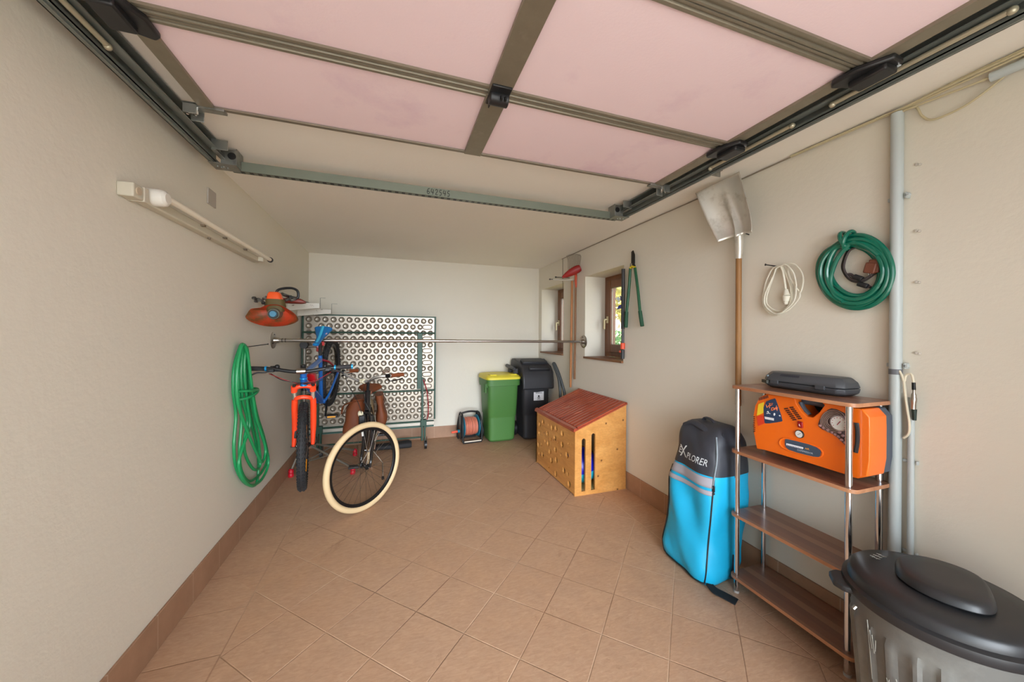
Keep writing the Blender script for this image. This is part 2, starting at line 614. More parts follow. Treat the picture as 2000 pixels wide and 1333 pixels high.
for i, (y0, y1) in enumerate(WIN):
    fb = B()
    ring_frame(fb, XR + 0.262, XR + 0.335, y0, y1, WZ0, WZ1, 0.05)
    w = tag(fb.done('window_%d' % (i + 1), M_WINW, bevel=0.003), kind='structure')
    cb = B()
    ring_frame(cb, XR + 0.245, XR + 0.315, y0 + 0.05, y1 - 0.05, WZ0 + 0.05, WZ1 - 0.05, 0.085)
    cb.done('casement', M_WINW, w, bevel=0.006)
    gk = B()
    ring_frame(gk, XR + 0.262, XR + 0.272, y0 + 0.133, y1 - 0.133, WZ0 + 0.133, WZ1 - 0.133, 0.008)
    gk.done('glazing_bead', mat('bead_cream', (196, 190, 172), 0.6), w)
    B().bb(XR + 0.278, XR + 0.284, y0 + 0.13, y1 - 0.13, WZ0 + 0.13, WZ1 - 0.13).done('pane', M_GLASS, w)
    hb = B()
    hy = y1 - 0.085
    hz = 1.60
    hb.bb(XR + 0.235, XR + 0.246, hy - 0.014, hy + 0.014, hz - 0.04, hz + 0.035)
    hb.cyl((XR + 0.245, hy, hz), (XR + 0.205, hy, hz), 0.009)
    hb.tube([(XR + 0.205, hy, hz), (XR + 0.2, hy, hz - 0.02), (XR + 0.2, hy, hz - 0.11)], 0.009, 8, 4, flat=1.3)
    hb.done('window_handle', mat('pale_brass', (214, 200, 160), 0.35, 0.3), w)
    B().bb(XR - 0.022, XR + 0.262, y0 + 0.001, y1 - 0.001, WZ0 - 0.022, WZ0).done('window_sill', M_SILL, w, bevel=0.003)

# ------------------------------------------------------------------ outdoors, seen through the panes and lighting the opening
M_PAVE = mat('pale_paving', (190, 187, 180), 0.9, 0, 0.08, 3.0)
tag(B().bb(-14, 16, -16, YF - 0.3, -0.22, -0.02).done('ground_front', M_PAVE), kind='structure')
M_LAWN = mat('dry_lawn', (150, 140, 84), 0.95, 0, 0.3, 5.0)
tag(B().bb(XR + 0.36, 16, YF - 0.3, 16, -0.22, -0.02).done('ground_side', M_LAWN), kind='structure')
def leafy(name, c, r, n, m, label, cat, lsize=0.05, trunk=True, squash=1.0):
    root = thing(name, (c[0], c[1], 0), label, cat)
    bb_ = B()
    for k in range(n):
        while True:
            p = Vector((random.uniform(-1, 1), random.uniform(-1, 1), random.uniform(-1, 1)))
            if 0.25 < p.length < 1:
                break
        q = Vector(c) + Vector((p.x * r, p.y * r, p.z * r * squash))
        a = Vector((random.gauss(0, 1), random.gauss(0, 1), random.gauss(0, 1))).normalized() * lsize
        e = a.cross(Vector((random.gauss(0, 1), random.gauss(0, 1), random.gauss(0, 1)))).normalized() * lsize * 0.55
        bb_.add([q - a, q + e, q + a, q - e], [(0, 1, 2, 3)])
    bb_.done('foliage', m, root)
    if trunk:
        tb = B().tube([(c[0], c[1], -0.03), (c[0] + 0.05, c[1], c[2] * 0.5), (c[0], c[1], c[2])], 0.06, 8, 4)
        tb.done('trunk', mat('bark', (96, 76, 58), 0.9), root)
    return root
M_LEAF1 = mat('yellow_green_leaves', (196, 190, 120), 0.6, 0, 0.2, 4.0)
M_LEAF2 = mat('green_leaves', (96, 136, 84), 0.6, 0, 0.3, 4.0)
leafy('garden_tree', (6.0, 8.1, 3.1), 1.3, 2600, M_LEAF1, 'pale yellow-green tree seen through the top of the near window', 'tree', 0.09)
leafy('garden_shrub', (4.3, 6.35, 0.9), 0.62, 2200, M_LEAF2, 'green shrub seen through the bottom of the near window', 'shrub', 0.05, True, 1.1)
tag(B().bb(6.5, 6.75, 6.4, 14, -0.02, 2.1).done('garden_wall', mat('pinkish_render', (206, 186, 170), 0.9, 0, 0.12, 3.0, 0.3, 20)), kind='structure')

# ------------------------------------------------------------------ raised sectional door with pink insulated panels
door = thing('garage_door', (0.40, 0.8, DZ), 'raised sectional garage door of pink foam panels in steel framing overhead', 'garage door')
DX0, DX1 = -0.765, 1.562
seams = [1.797, 1.315, 0.775, 0.245, -0.22]
CX0, CX1 = 0.333, 0.418
for i in range(4):
    ya, yb_ = seams[i + 1], seams[i]
    for (xa, xb) in ((DX0 + 0.045, CX0 + 0.004), (CX1 - 0.004, DX1 - 0.045)):
        B().bb(xa, xb, ya + 0.012, yb_ - 0.012, DZ + 0.006, DZ + 0.036).done('foam_panel', M_PINK, door, bevel=0.002)
# steel profiles across at the seams, ribbed lengthwise
for i, y in enumerate(seams):
    w = 0.022 if i in (0, 4) else 0.032
    pb = B()
    if i == 0:
        pb.bb(DX0, DX1, y - 0.016, y, DZ - 0.002, DZ + 0.04)
        pb.bb(DX0, DX1, y - 0.021, y - 0.016, DZ - 0.004, DZ + 0.004)
    else:
        prof = [(-w, 0.004), (-w, -0.003), (-w * 0.66, -0.003), (-w * 0.55, 0.003), (-w * 0.35, 0.003), (-w * 0.28, -0.004), (-0.002, -0.004), (-0.001, 0.004),
                (0.001, 0.004), (0.002, -0.004), (w * 0.28, -0.004), (w * 0.35, 0.003), (w * 0.55, 0.003), (w * 0.66, -0.003), (w, -0.003), (w, 0.004)]
        prof += [(w, 0.03), (-w, 0.03)]
        pb.prism([Vector((DX0, y + a, DZ + c)) for a, c in prof], (DX1 - DX0, 0, 0))
    pb.done('section_profile', M_STEEL, door)
for i in range(4):
    ya, yb_ = seams[i + 1] + 0.004, seams[i] - 0.004
    B().bb(CX0, CX1, ya, yb_, DZ - 0.008, DZ + 0.01).done('centre_stile', M_STEEL, door, bevel=0.002)
    for (xa, xb) in ((DX0, DX0 + 0.055), (DX1 - 0.055, DX1)):
        B().bb(xa, xb, ya, yb_, DZ - 0.006, DZ + 0.038).done('edge_stile', M_STEEL, door, bevel=0.002)
for y in seams[1:4]:
    # centre hinge with a barrel cover
    hb = B().bb(CX0 + 0.004, CX1 - 0.004, y - 0.062, y + 0.05, DZ - 0.016, DZ - 0.006)
    hb.cyl((CX0 + 0.006, y - 0.004, DZ - 0.022), (CX1 - 0.006, y - 0.004, DZ - 0.022), 0.026, n=20)
    hb.bb(CX0 + 0.014, CX0 + 0.02, y + 0.03, y + 0.052, DZ - 0.03, DZ - 0.01)
    h = hb.done('centre_hinge', M_BLACK, door, bevel=0.003)
    for xx in (CX1 - 0.04, CX1 - 0.024):
        B().bb(xx - 0.003, xx + 0.003, y - 0.045, y - 0.03, DZ - 0.046, DZ - 0.03).done('slot', mat('pure_black', (8, 8, 8), 0.7), h)
    # side roller hinges in black covers
    for sgn, xe in ((-1, DX0), (1, DX1)):
        hb = B()
        xi = xe - sgn * 0.075
        hb.prism([Vector((xi, y + 0.07, DZ - 0.004)), Vector((xi + sgn * 0.02, y + 0.085, DZ - 0.004)), Vector((xe + sgn * 0.03, y + 0.055, DZ - 0.004)),
                  Vector((xe + sgn * 0.03, y - 0.075, DZ - 0.004)), Vector((xe - sgn * 0.03, y - 0.08, DZ - 0.004)), Vector((xi, y + 0.0, DZ - 0.004))], (0, 0, -0.02))
        hb.prism([Vector((xe - sgn * 0.035, y + 0.045, DZ - 0.02)), Vector((xe + sgn * 0.03, y + 0.045, DZ - 0.02)), Vector((xe + sgn * 0.03, y - 0.06, DZ - 0.02)), Vector((xe - sgn * 0.035, y - 0.06, DZ - 0.02))], (0, 0, -0.024))
        hg = hb.done('side_hinge', M_BLACK, door, bevel=0.006)
        B().cyl((xe - sgn * 0.04, y + 0.055, DZ - 0.008), (xe - sgn * 0.04, y + 0.055, DZ - 0.016), 0.006, n=10).done('bolt', M_CHROME, hg)
        B().cyl((xe + sgn * 0.02, y - 0.065, DZ - 0.02), (xe + sgn * 0.02, y - 0.065, DZ - 0.028), 0.007, n=10).done('bolt', M_CHROME, hg)
        B().cyl((xe + sgn * 0.02, y + 0.0, DZ - 0.0), (xe + sgn * 0.072, y, DZ - 0.0), 0.0055, n=8).done('roller_spindle', M_BRUSH, hg)
# top roller brackets at the innermost corners of the door
for sgn, xe in ((-1, DX0), (1, DX1)):
    y = seams[0]
    rb = B()
    rb.bb(min(xe - sgn * 0.09, xe + sgn * 0.035), max(xe - sgn * 0.09, xe + sgn * 0.035), y - 0.025, y + 0.01, DZ - 0.012, DZ - 0.002)
    rb.bb(min(xe, xe + sgn * 0.045), max(xe, xe + sgn * 0.045), y - 0.035, y - 0.03, DZ - 0.045, DZ + 0.0)
    rb.bb(min(xe, xe + sgn * 0.045), max(xe, xe + sgn * 0.045), y + 0.028, y + 0.033, DZ - 0.045, DZ + 0.0)
    rb.bb(min(xe, xe + sgn * 0.045), max(xe, xe + sgn * 0.045), y - 0.035, y + 0.033, DZ - 0.008, DZ - 0.003)
    rk = rb.done('roller_bracket', M_GALV, door, bevel=0.001)
    for q in range(5):
        B().cyl((xe + sgn * (0.008 + 0.009 * q), y - 0.01 + 0.012 * (q % 3), DZ - 0.01), (xe + sgn * (0.008 + 0.009 * q), y - 0.01 + 0.012 * (q % 3), DZ - 0.034), 0.005, n=6).done('bolt', M_CHROME, rk)

# rails and the cross beam behind the door
def c_rail(b, x, sgn, y0, y1):
    """two-channel rail; open sides face the door. sgn points to the wall"""
    z0 = DZ - 0.022
    t = 0.0035
    x1 = x + sgn * 0.075
    def bx(xa, xb, za, zb):
        b.bb(min(xa, xb), max(xa, xb), y0, y1, za, zb)
    bx(x1 - sgn * t, x1, z0, z0 + 0.075)
    bx(x, x1, z0 + 0.075 - t, z0 + 0.075)
    bx(x + sgn * 0.04, x1, z0, z0 + t)
    bx(x + sgn * 0.04, x + sgn * 0.0435, z0, z0 + 0.014)
    bx(x + sgn * 0.052, x + sgn * 0.056, z0 - 0.006, z0)
    bx(x + sgn * 0.03, x + sgn * 0.034, z0 + 0.03, z0 + 0.045)
    bx(x, x + sgn * 0.034, z0 + 0.03, z0 + 0.034)
rails = []
for nm, x, sgn, lab in (('L', -0.862, -1, 'long galvanised door track along the left wall'), ('R', 1.62, 1, 'long galvanised door track along the right side')):
    r = thing('door_track', (x, 1.0, DZ), lab, 'door track', 'horizontal tracks of the garage door')
    rb = B()
    c_rail(rb, x, sgn, YF + 0.02, 2.36)
    rb.done('track_profile', M_RAIL, r)
    # bright rods lying in the lower channel
    for y0_, y1_ in ((1.50, 1.08), (0.93, 0.50)):
        xx = x + sgn * 0.022
        B().cyl((xx, y0_, DZ - 0.006), (xx, y1_, DZ - 0.006), 0.0085, n=12).ball((xx, y0_, DZ - 0.008), 0.0115, 12, 8).ball((xx, y1_, DZ - 0.008), 0.0115, 12, 8).done('tension_rod', mat('pale_rod', (190, 182, 158), 0.35, 0.5), r)
    rails.append(r)
def corner_bracket(x, sgn, parent):
    b = B()
    y = 2.335
    xi = x - sgn * 0.05
    b.bb(min(xi, x + sgn * 0.075), max(xi, x + sgn * 0.075), y - 0.06, y + 0.035, DZ - 0.03, DZ - 0.026)
    b.bb(min(xi, xi + sgn * 0.004), max(xi, xi + sgn * 0.004), y - 0.05, y + 0.035, DZ - 0.03, DZ + 0.062)
    b.bb(min(xi, x + sgn * 0.02), max(xi, x + sgn * 0.02), y - 0.055, y - 0.05, DZ - 0.03, DZ + 0.05)
    b.bb(min(xi, x + sgn * 0.02), max(xi, x + sgn * 0.02), y - 0.16, y - 0.155, DZ - 0.0, DZ + 0.05)
    b.bb(min(x, x + sgn * 0.02), max(x, x + sgn * 0.02), y - 0.16, y - 0.03, DZ - 0.005, DZ + 0.0)
    k = b.done('corner_bracket', M_GALV, parent, bevel=0.001)
    B().cyl((xi + sgn * 0.02, y - 0.0575, DZ + 0.018), (xi + sgn * 0.02, y - 0.05, DZ + 0.018), 0.019, n=20).done('rubber_buffer', M_BLACK, k)
    for q in range(4):
        B().cyl((x + sgn * (0.005 + 0.014 * q), y - 0.01 - 0.012 * (q % 2), DZ - 0.03), (x + sgn * (0.005 + 0.014 * q), y - 0.01 - 0.012 * (q % 2), DZ - 0.037), 0.005, n=6).done('bolt', M_GALV, k)
corner_bracket(-0.862, -1, rails[0])
corner_bracket(1.62, 1, rails[1])
ab = B().bb(1.695, 1.80, 1.575, 1.58, DZ - 0.0, DZ + 0.03).bb(1.695, 1.80, 1.56, 1.58, DZ + 0.03, DZ + 0.033).bb(1.69, 1.70, 1.56, 1.60, DZ - 0.01, H)
ab.done('fixing_angle', M_GALV, rails[1])
beam = thing('cross_beam', (0.4, 2.36, DZ), 'green-grey steel cross beam joining the two door tracks', 'beam')
bb_ = B().bb(-0.86, 1.64, 2.345, 2.350, DZ - 0.03, DZ + 0.022).bb(-0.86, 1.64, 2.350, 2.385, DZ - 0.03, DZ - 0.027).bb(-0.86, 1.64, 2.350, 2.385, DZ + 0.018, DZ + 0.022)
bb_.done('beam_profile', mat('green_grey_steel', (128, 134, 122), 0.5, 0.5, 0.08, 8.0), beam)
bh = B()
for q in range(60):
    x = -0.82 + q * 0.041
    bh.bb(x, x + 0.02, 2.352, 2.38, DZ - 0.0302, DZ - 0.0298)
bh.done('slot_row', M_BLACK, beam)
# the marker number on the beam, in handwriting strokes
M_INK = mat('marker_ink', (40, 42, 38), 0.7)
digits = {'6': [[(0.8, 1), (0.3, 0.8), (0.1, 0.3), (0.4, 0), (0.8, 0.25), (0.5, 0.5), (0.15, 0.35)]],
          '4': [[(0.3, 1), (0.05, 0.45), (0.85, 0.4)], [(0.75, 0.9), (0.55, 0.0)]],
          '2': [[(0.1, 0.8), (0.5, 1), (0.75, 0.7), (0.15, 0.05), (0.8, 0.05)]],
          '5': [[(0.8, 0.95), (0.3, 0.95), (0.2, 0.55), (0.65, 0.5), (0.6, 0.05), (0.1, 0.0)]]}
ib = B()
for k, ch in enumerate('642545'):
    for st in digits[ch]:
        ib.tube([(0.195 + k * 0.026 + px_ * 0.021, 2.3445, DZ - 0.022 + pz * 0.036) for px_, pz in st], 0.0022, 6, 3)
ib.done('number_marking', M_INK, beam)

# ------------------------------------------------------------------ lamp on the left wall
lamp = thing('batten_lamp', (XL, 2.6, 2.02), 'unlit fluorescent batten lamp on the left wall', 'lamp')
LX = XL
B().bb(LX, LX + 0.045, 1.75, 3.11, 1.944, 1.985).done('housing', M_WHITEPL, lamp, bevel=0.006)
B().bb(LX, LX + 0.052, 1.741, 1.83, 1.94, 1.994).done('end_cover', M_WHITEPL, lamp, bevel=0.005)
B().bb(LX, LX + 0.056, 1.798, 1.824, 1.938, 1.997).done('cover_band', mat('band_beige', (196, 188, 170), 0.5), lamp, bevel=0.003)
B().cyl((LX + 0.048, 1.768, 1.968), (LX + 0.056, 1.768, 1.968), 0.015, n=20).done('screw_cap', mat('beige_cap', (196, 176, 150), 0.5), lamp)
B().lathe((LX + 0.025, 1.875, 1.982), (1, 0, 0.0), [(0.0, 0.07), (0.022, 0.069), (0.032, 0.06), (0.035, 0.046), (0.035, 0.0)], 28).done('lamp_holder', mat('white_gloss_plastic', (226, 222, 212), 0.3), lamp)
B().cyl((LX + 0.08, 1.88, 1.990), (LX + 0.08, 3.22, 1.990), 0.014, n=20).done('fluorescent_tube', mat('tube_glass', (240, 232, 214), 0.25), lamp)
B().lathe((LX + 0.08, 3.205, 1.990), (0, 1, 0), [(0.016, 0), (0.02, 0.004), (0.02, 0.018), (0.016, 0.022)], 24).done('tube_end_ring', M_BLACK, lamp)
B().bb(LX + 0.03, LX + 0.075, 3.07, 3.11, 1.95, 1.985).done('end_socket', M_WHITEPL, lamp, bevel=0.004)
for y in (2.25, 2.5, 2.8):
    B().bb(LX + 0.044, LX + 0.062, y, y + 0.018, 1.972, 1.981).done('tube_clip', mat('clip_grey', (120, 108, 90), 0.6), lamp)
B().cyl((LX + 0.03, 2.38, 1.945), (LX + 0.03, 2.38, 1.935), 0.008, n=12).done('cable_gland', mat('clip_grey', (120, 108, 90), 0.6), lamp)
cp = B().bb(XL, XL + 0.008, 2.42, 2.515, 2.145, 2.235)
tag(cp.done('cover_plate', mat('grey_plate', (176, 168, 158), 0.6), bevel=0.003), 'small square grey cover plate on the left wall above the lamp', 'wall plate')

# ------------------------------------------------------------------ wall-to-wall steel bar
bar = thing('hanging_bar', (0.5, 3.58, 1.35), 'long steel rail spanning the garage from wall to wall', 'bar')
B().cyl((XL, 3.58, 1.356), (0.6, 3.58, 1.352), 0.0165, n=20).done('outer_tube', M_BRUSH, bar)
B().cyl((0.55, 3.58, 1.352), (XR, 3.585, 1.346), 0.0135, n=20).done('inner_tube', M_BRUSH, bar)
for x, s_, z in ((XL, 1, 1.356), (XR, -1, 1.346)):
    f_ = B().lathe((x, 3.582, z), (s_, 0, 0), [(0.072, 0), (0.072, 0.006), (0.066, 0.01), (0.03, 0.012), (0.026, 0.03), (0.024, 0.05)], 32).done('wall_flange', M_BRUSH, bar)
    for k in range(3):
        a = k * 2.094 + 1.57
        B().cyl((x + s_ * 0.008, 3.582 + 0.05 * math.cos(a), z + 0.05 * math.sin(a)), (x + s_ * 0.014, 3.582 + 0.05 * math.cos(a), z + 0.05 * math.sin(a)), 0.006, n=10).done('screw', M_WIREBLK, f_)
for x in (-0.93, -0.905):
    B().cyl((x, 3.58, 1.356), (x + 0.005, 3.58, 1.356), 0.0175, n=20).done('tube_joint', M_WIREBLK, bar)
# pink band knotted round the bar
st = B()
st.torus((-0.64, 3.58, 1.355), (1, 0.1, 0), 0.021, 0.006, 20, 8)
st.torus((-0.648, 3.58, 1.35), (1, -0.2, 0.1), 0.022, 0.006, 20, 8)
st.tube([(-0.635, 3.56, 1.372), (-0.625, 3.54, 1.395), (-0.59, 3.52, 1.405), (-0.565, 3.5, 1.42)], 0.006, 8)
st.tube([(-0.648, 3.565, 1.34), (-0.65, 3.555, 1.31), (-0.645, 3.55, 1.29)], 0.006, 8)
tag(st.done('elastic_band', mat('pink_cord', (206, 168, 188), 0.7)), 'pale pink cord wound round the steel rail beside the blue saddle', 'cord')

# ------------------------------------------------------------------ hose loops
def loop_hose(name, m, loops, r, label, cat, extra=None, n=8):
    b = B()
    for pts in loops:
        b.tube(pts, r, n, 6, closed=True)
    if extra:
        for pts in extra:
            b.tube(pts, r, n, 6)
    return tag(b.done(name, m), label, cat)
# long green hose hanging on a nail on the left wall (y along the wall, z up)
M_HOSEL = mat('bright_green_hose', (28, 150, 88), 0.35)
loops = []
def hl(px, py, off):
    return at(px, py, 'x', XL + off)
shapes = [
    [(474, 680), (459, 720), (457, 770), (463, 820), (460, 880), (466, 925), (485, 953), (505, 952), (508, 900), (495, 840), (484, 780), (480, 720)],
    [(470, 684), (466, 720), (468, 780), (474, 830), (471, 890), (476, 930), (492, 948), (515, 930), (526, 900), (518, 860), (505, 820), (492, 760), (480, 690)],
    [(478, 682), (472, 730), (476, 790), (486, 830), (480, 870), (484, 900), (500, 925), (512, 915), (508, 870), (500, 830), (490, 780), (486, 720)],
    [(482, 686), (478, 730), (484, 790), (490, 840), (478, 880), (470, 915), (480, 945), (498, 956), (518, 940), (528, 905), (512, 850), (500, 800), (490, 740)],
    [(473, 682), (464, 735), (466, 790), (478, 830), (494, 870), (506, 895), (516, 910), (522, 885), (512, 850), (502, 820), (494, 770), (484, 700)],
]
for i, shp in enumerate(shapes):
    loops.append([hl(x, y, 0.02 + 0.014 * i) for x, y in shp])
root = thing('garden_hose', (XL, 3.1, 1.3), 'long bundle of bright green hose hanging low on the left wall', 'hose')
hb = B()
for pts in loops:
    hb.tube(pts, 0.0095, 8, 6, closed=True)
hb.done('hose_loops', M_HOSEL, root)
wr = B()
for dz, tl in ((0.0, 0.012), (0.02, -0.01)):
    c = at(486, 777, 'x', XL + 0.055) + Vector((0, 0, dz))
    ring = [c + Vector((0.045 * math.cos(a), 0.12 * math.sin(a), tl * math.sin(a) * 1.5)) for a in [2 * math.pi * k / 12 for k in range(12)]]
    wr.tube(ring, 0.0095, 8, 4, closed=True)
wr.done('hose_wrap', M_HOSEL, root)
c = at(480, 686, 'x', XL)
tag(B().cyl(c, c + Vector((0.13, 0.02, 0.02)), 0.003, n=8).cyl(c + Vector((0.13, 0.02, 0.02)), c + Vector((0.133, 0.02, 0.02)), 0.006, n=8).done('nail', M_WIREBLK), 'long nail in the left wall holding up the bright green hose', 'nail')
# ------------------------------------------------------------------ wall arms and the garden machine they carry
M_ARM = mat('chipped_white_paint', (214, 210, 200), 0.55, 0, 0.05, 10, dirt=(120, 104, 88), dscale=30, dlo=0.62, dhi=0.7)
M_ORED = mat('orange_red_plastic', (206, 66, 30), 0.45, 0, 0.06, 10)
M_OLD = mat('orange_red_soiled', (186, 60, 28), 0.55, 0, 0.1, 8, dirt=(104, 70, 34), dscale=9, dlo=0.42, dhi=0.6)
for (y, z, x1, hx_, hz_, lab) in ((4.0, 1.70, -0.712, 0.05, 1.777, 'white tapering steel wall arm, the nearer of the two under the trimmer'), (4.4, 1.666, -0.668, 0.06, 1.752, 'white tapering steel wall arm, the farther one nearest the back wall')):
    arm = thing('wall_arm', (XL, y, z), lab, 'wall bracket', 'white wall arms under the orange trimmer')
    b = B()
    b.loft([[Vector((XL, y - 0.014, z - 0.06)), Vector((XL, y + 0.014, z - 0.06)), Vector((XL, y + 0.014, z + 0.026)), Vector((XL, y - 0.014, z + 0.026))],
            [Vector((x1, y - 0.012, z - 0.026)), Vector((x1, y + 0.012, z - 0.026)), Vector((x1, y + 0.012, z + 0.022)), Vector((x1, y - 0.012, z + 0.022))]])
    b.bb(XL, XL + 0.006, y - 0.03, y + 0.03, z - 0.09, z + 0.05)
    b.done('arm', M_ARM, arm, bevel=0.003)
    B().tube([(x1 + 0.004, y, z - 0.028), (x1 + 0.004, y, hz_), (x1 + hx_, y, hz_)], 0.0026, 6, 0).done('end_hook', M_GALV, arm)
tr = thing('grass_trimmer', (-0.84, 3.5, 1.70), 'orange grass trimmer lying on the wall arms with its soiled guard outward', 'grass trimmer')
# the guard: a scooped shield with a beak on the right, drawn by its outline in across (x) and up (z)
out_ = [(-0.975, 1.552), (-0.985, 1.53), (-0.965, 1.505), (-0.925, 1.484), (-0.875, 1.469), (-0.83, 1.465), (-0.78, 1.468), (-0.735, 1.475), (-0.695, 1.488), (-0.668, 1.505), (-0.662, 1.522), (-0.672, 1.545), (-0.695, 1.57),
        (-0.725, 1.592), (-0.758, 1.612), (-0.79, 1.622), (-0.83, 1.622), (-0.87, 1.612), (-0.895, 1.598), (-0.925, 1.594), (-0.955, 1.586)]
oc = catmull([Vector((x, 0, z)) for x, z in out_], 2, True)
cen = Vector((-0.82, 0, 1.55))
def gring(s_, y_, up=0.0):
    return [Vector((cen.x + (p.x - cen.x) * s_, y_, cen.z + (p.z - cen.z) * s_ + up)) for p in oc]
g_ = B().loft([gring(0.25, 3.03, 0.02), gring(0.6, 3.02, 0.015), gring(0.85, 2.995, 0.008), gring(0.97, 2.965), gring(1.0, 2.94), gring(0.99, 2.925), gring(0.955, 2.93), gring(0.88, 2.955, 0.004), gring(0.6, 2.99, 0.01), gring(0.25, 3.0, 0.015)])
g_.done('cutting_guard', M_OLD, tr)
B().loft([rr_ring((-0.818, 3.0, 1.575), 0.055, 0.045, 20, 3), rr_ring((-0.82, 3.0, 1.62), 0.062, 0.05, 20, 3), rr_ring((-0.825, 3.0, 1.665), 0.056, 0.046, 20, 3)]).done('gear_housing', mat('soiled_olive', (92, 78, 40), 0.7, 0, 0.2, 20), tr)
B().loft([rr_ring((-0.826, 3.0, 1.664), 0.050, 0.042, 20, 4), rr_ring((-0.828, 3.0, 1.70), 0.042, 0.038, 20, 4), rr_ring((-0.83, 3.0, 1.718), 0.03, 0.03, 20, 4)]).done('motor_cover', mat('bright_orange_plastic', (236, 90, 36), 0.4), tr, bevel=0.003)
sp = Vector((-0.817, 2.95, 1.555))
B().cyl(sp + Vector((0, 0.05, 0.012)), sp + Vector((0, -0.02, 0)), 0.044, 0.038, 24).done('spool_head', mat('grey_green_plastic', (96, 98, 84), 0.5, 0, 0.15, 20), tr, bevel=0.004)
B().cyl(sp + Vector((0, -0.014, 0)), sp + Vector((0, -0.026, 0)), 0.032, 0.030, 24).done('spool_ring', M_BLACK, tr)
B().cyl(sp + Vector((0, -0.022, 0)), sp + Vector((0, -0.034, 0)), 0.024, 0.021, 24).done('spool_button', mat('blue_cap', (70, 130, 160), 0.4), tr)
B().cyl((-0.85, 3.02, 1.64), (-0.86, 3.3, 1.735), 0.013, n=12).cyl((-0.86, 3.3, 1.735), (-0.88, 4.44, 1.742), 0.013, n=12).done('shaft', M_WIREBLK, tr)
B().tube([(-0.955, 3.5, 1.75), (-0.945, 3.5, 1.785), (-0.90, 3.5, 1.803), (-0.84, 3.5, 1.808), (-0.80, 3.5, 1.79), (-0.79, 3.5, 1.755), (-0.80, 3.5, 1.725), (-0.86, 3.48, 1.735)], 0.0105, 10, 6).done('loop_handle', M_BLACK, tr)
B().loft([rr_ring((-0.93, 3.55, 1.70), 0.03, 0.02, 16, 3, Vector((0, 1, 0)), Vector((0, 0, 1))), rr_ring((-0.85, 3.55, 1.705), 0.05, 0.028, 16, 3, Vector((0, 1, 0)), Vector((0, 0, 1))), rr_ring((-0.78, 3.55, 1.70), 0.045, 0.022, 16, 3, Vector((0, 1, 0)), Vector((0, 0, 1))), rr_ring((-0.745, 3.55, 1.693), 0.03, 0.01, 16, 3, Vector((0, 1, 0)), Vector((0, 0, 1)))]).done('rear_body', mat('dark_red_plastic', (134, 46, 34), 0.45), tr)
cl = B()
for q in range(9):
    cl.ball((-0.975 + 0.011 * q, 3.06 + 0.008 * (q % 3), 1.675 - 0.008 * ((q * 2) % 3) - 0.005 * q * (q % 2)), 0.016, 10, 6, (1, 1, 0.8))
cl.cyl((-0.90, 3.05, 1.675), (-0.87, 3.05, 1.675), 0.019, n=14)
cl.done('shaft_joint', mat('grimy_dark', (60, 52, 46), 0.6, 0, 0.3, 40, dirt=(150, 150, 140), dscale=40), tr)
cl = B()
for q in range(6):
    cl.ball((-0.785 + 0.012 * q, 3.12 - 0.005 * (q % 2), 1.672 + 0.006 * (q % 3)), 0.012, 8, 6)
cl.tube([(-0.80, 3.12, 1.71), (-0.75, 3.12, 1.71), (-0.755, 3.12, 1.695)], 0.0026, 6, 0)
cl.done('fittings', mat('grimy_dark', (60, 52, 46), 0.6), tr)

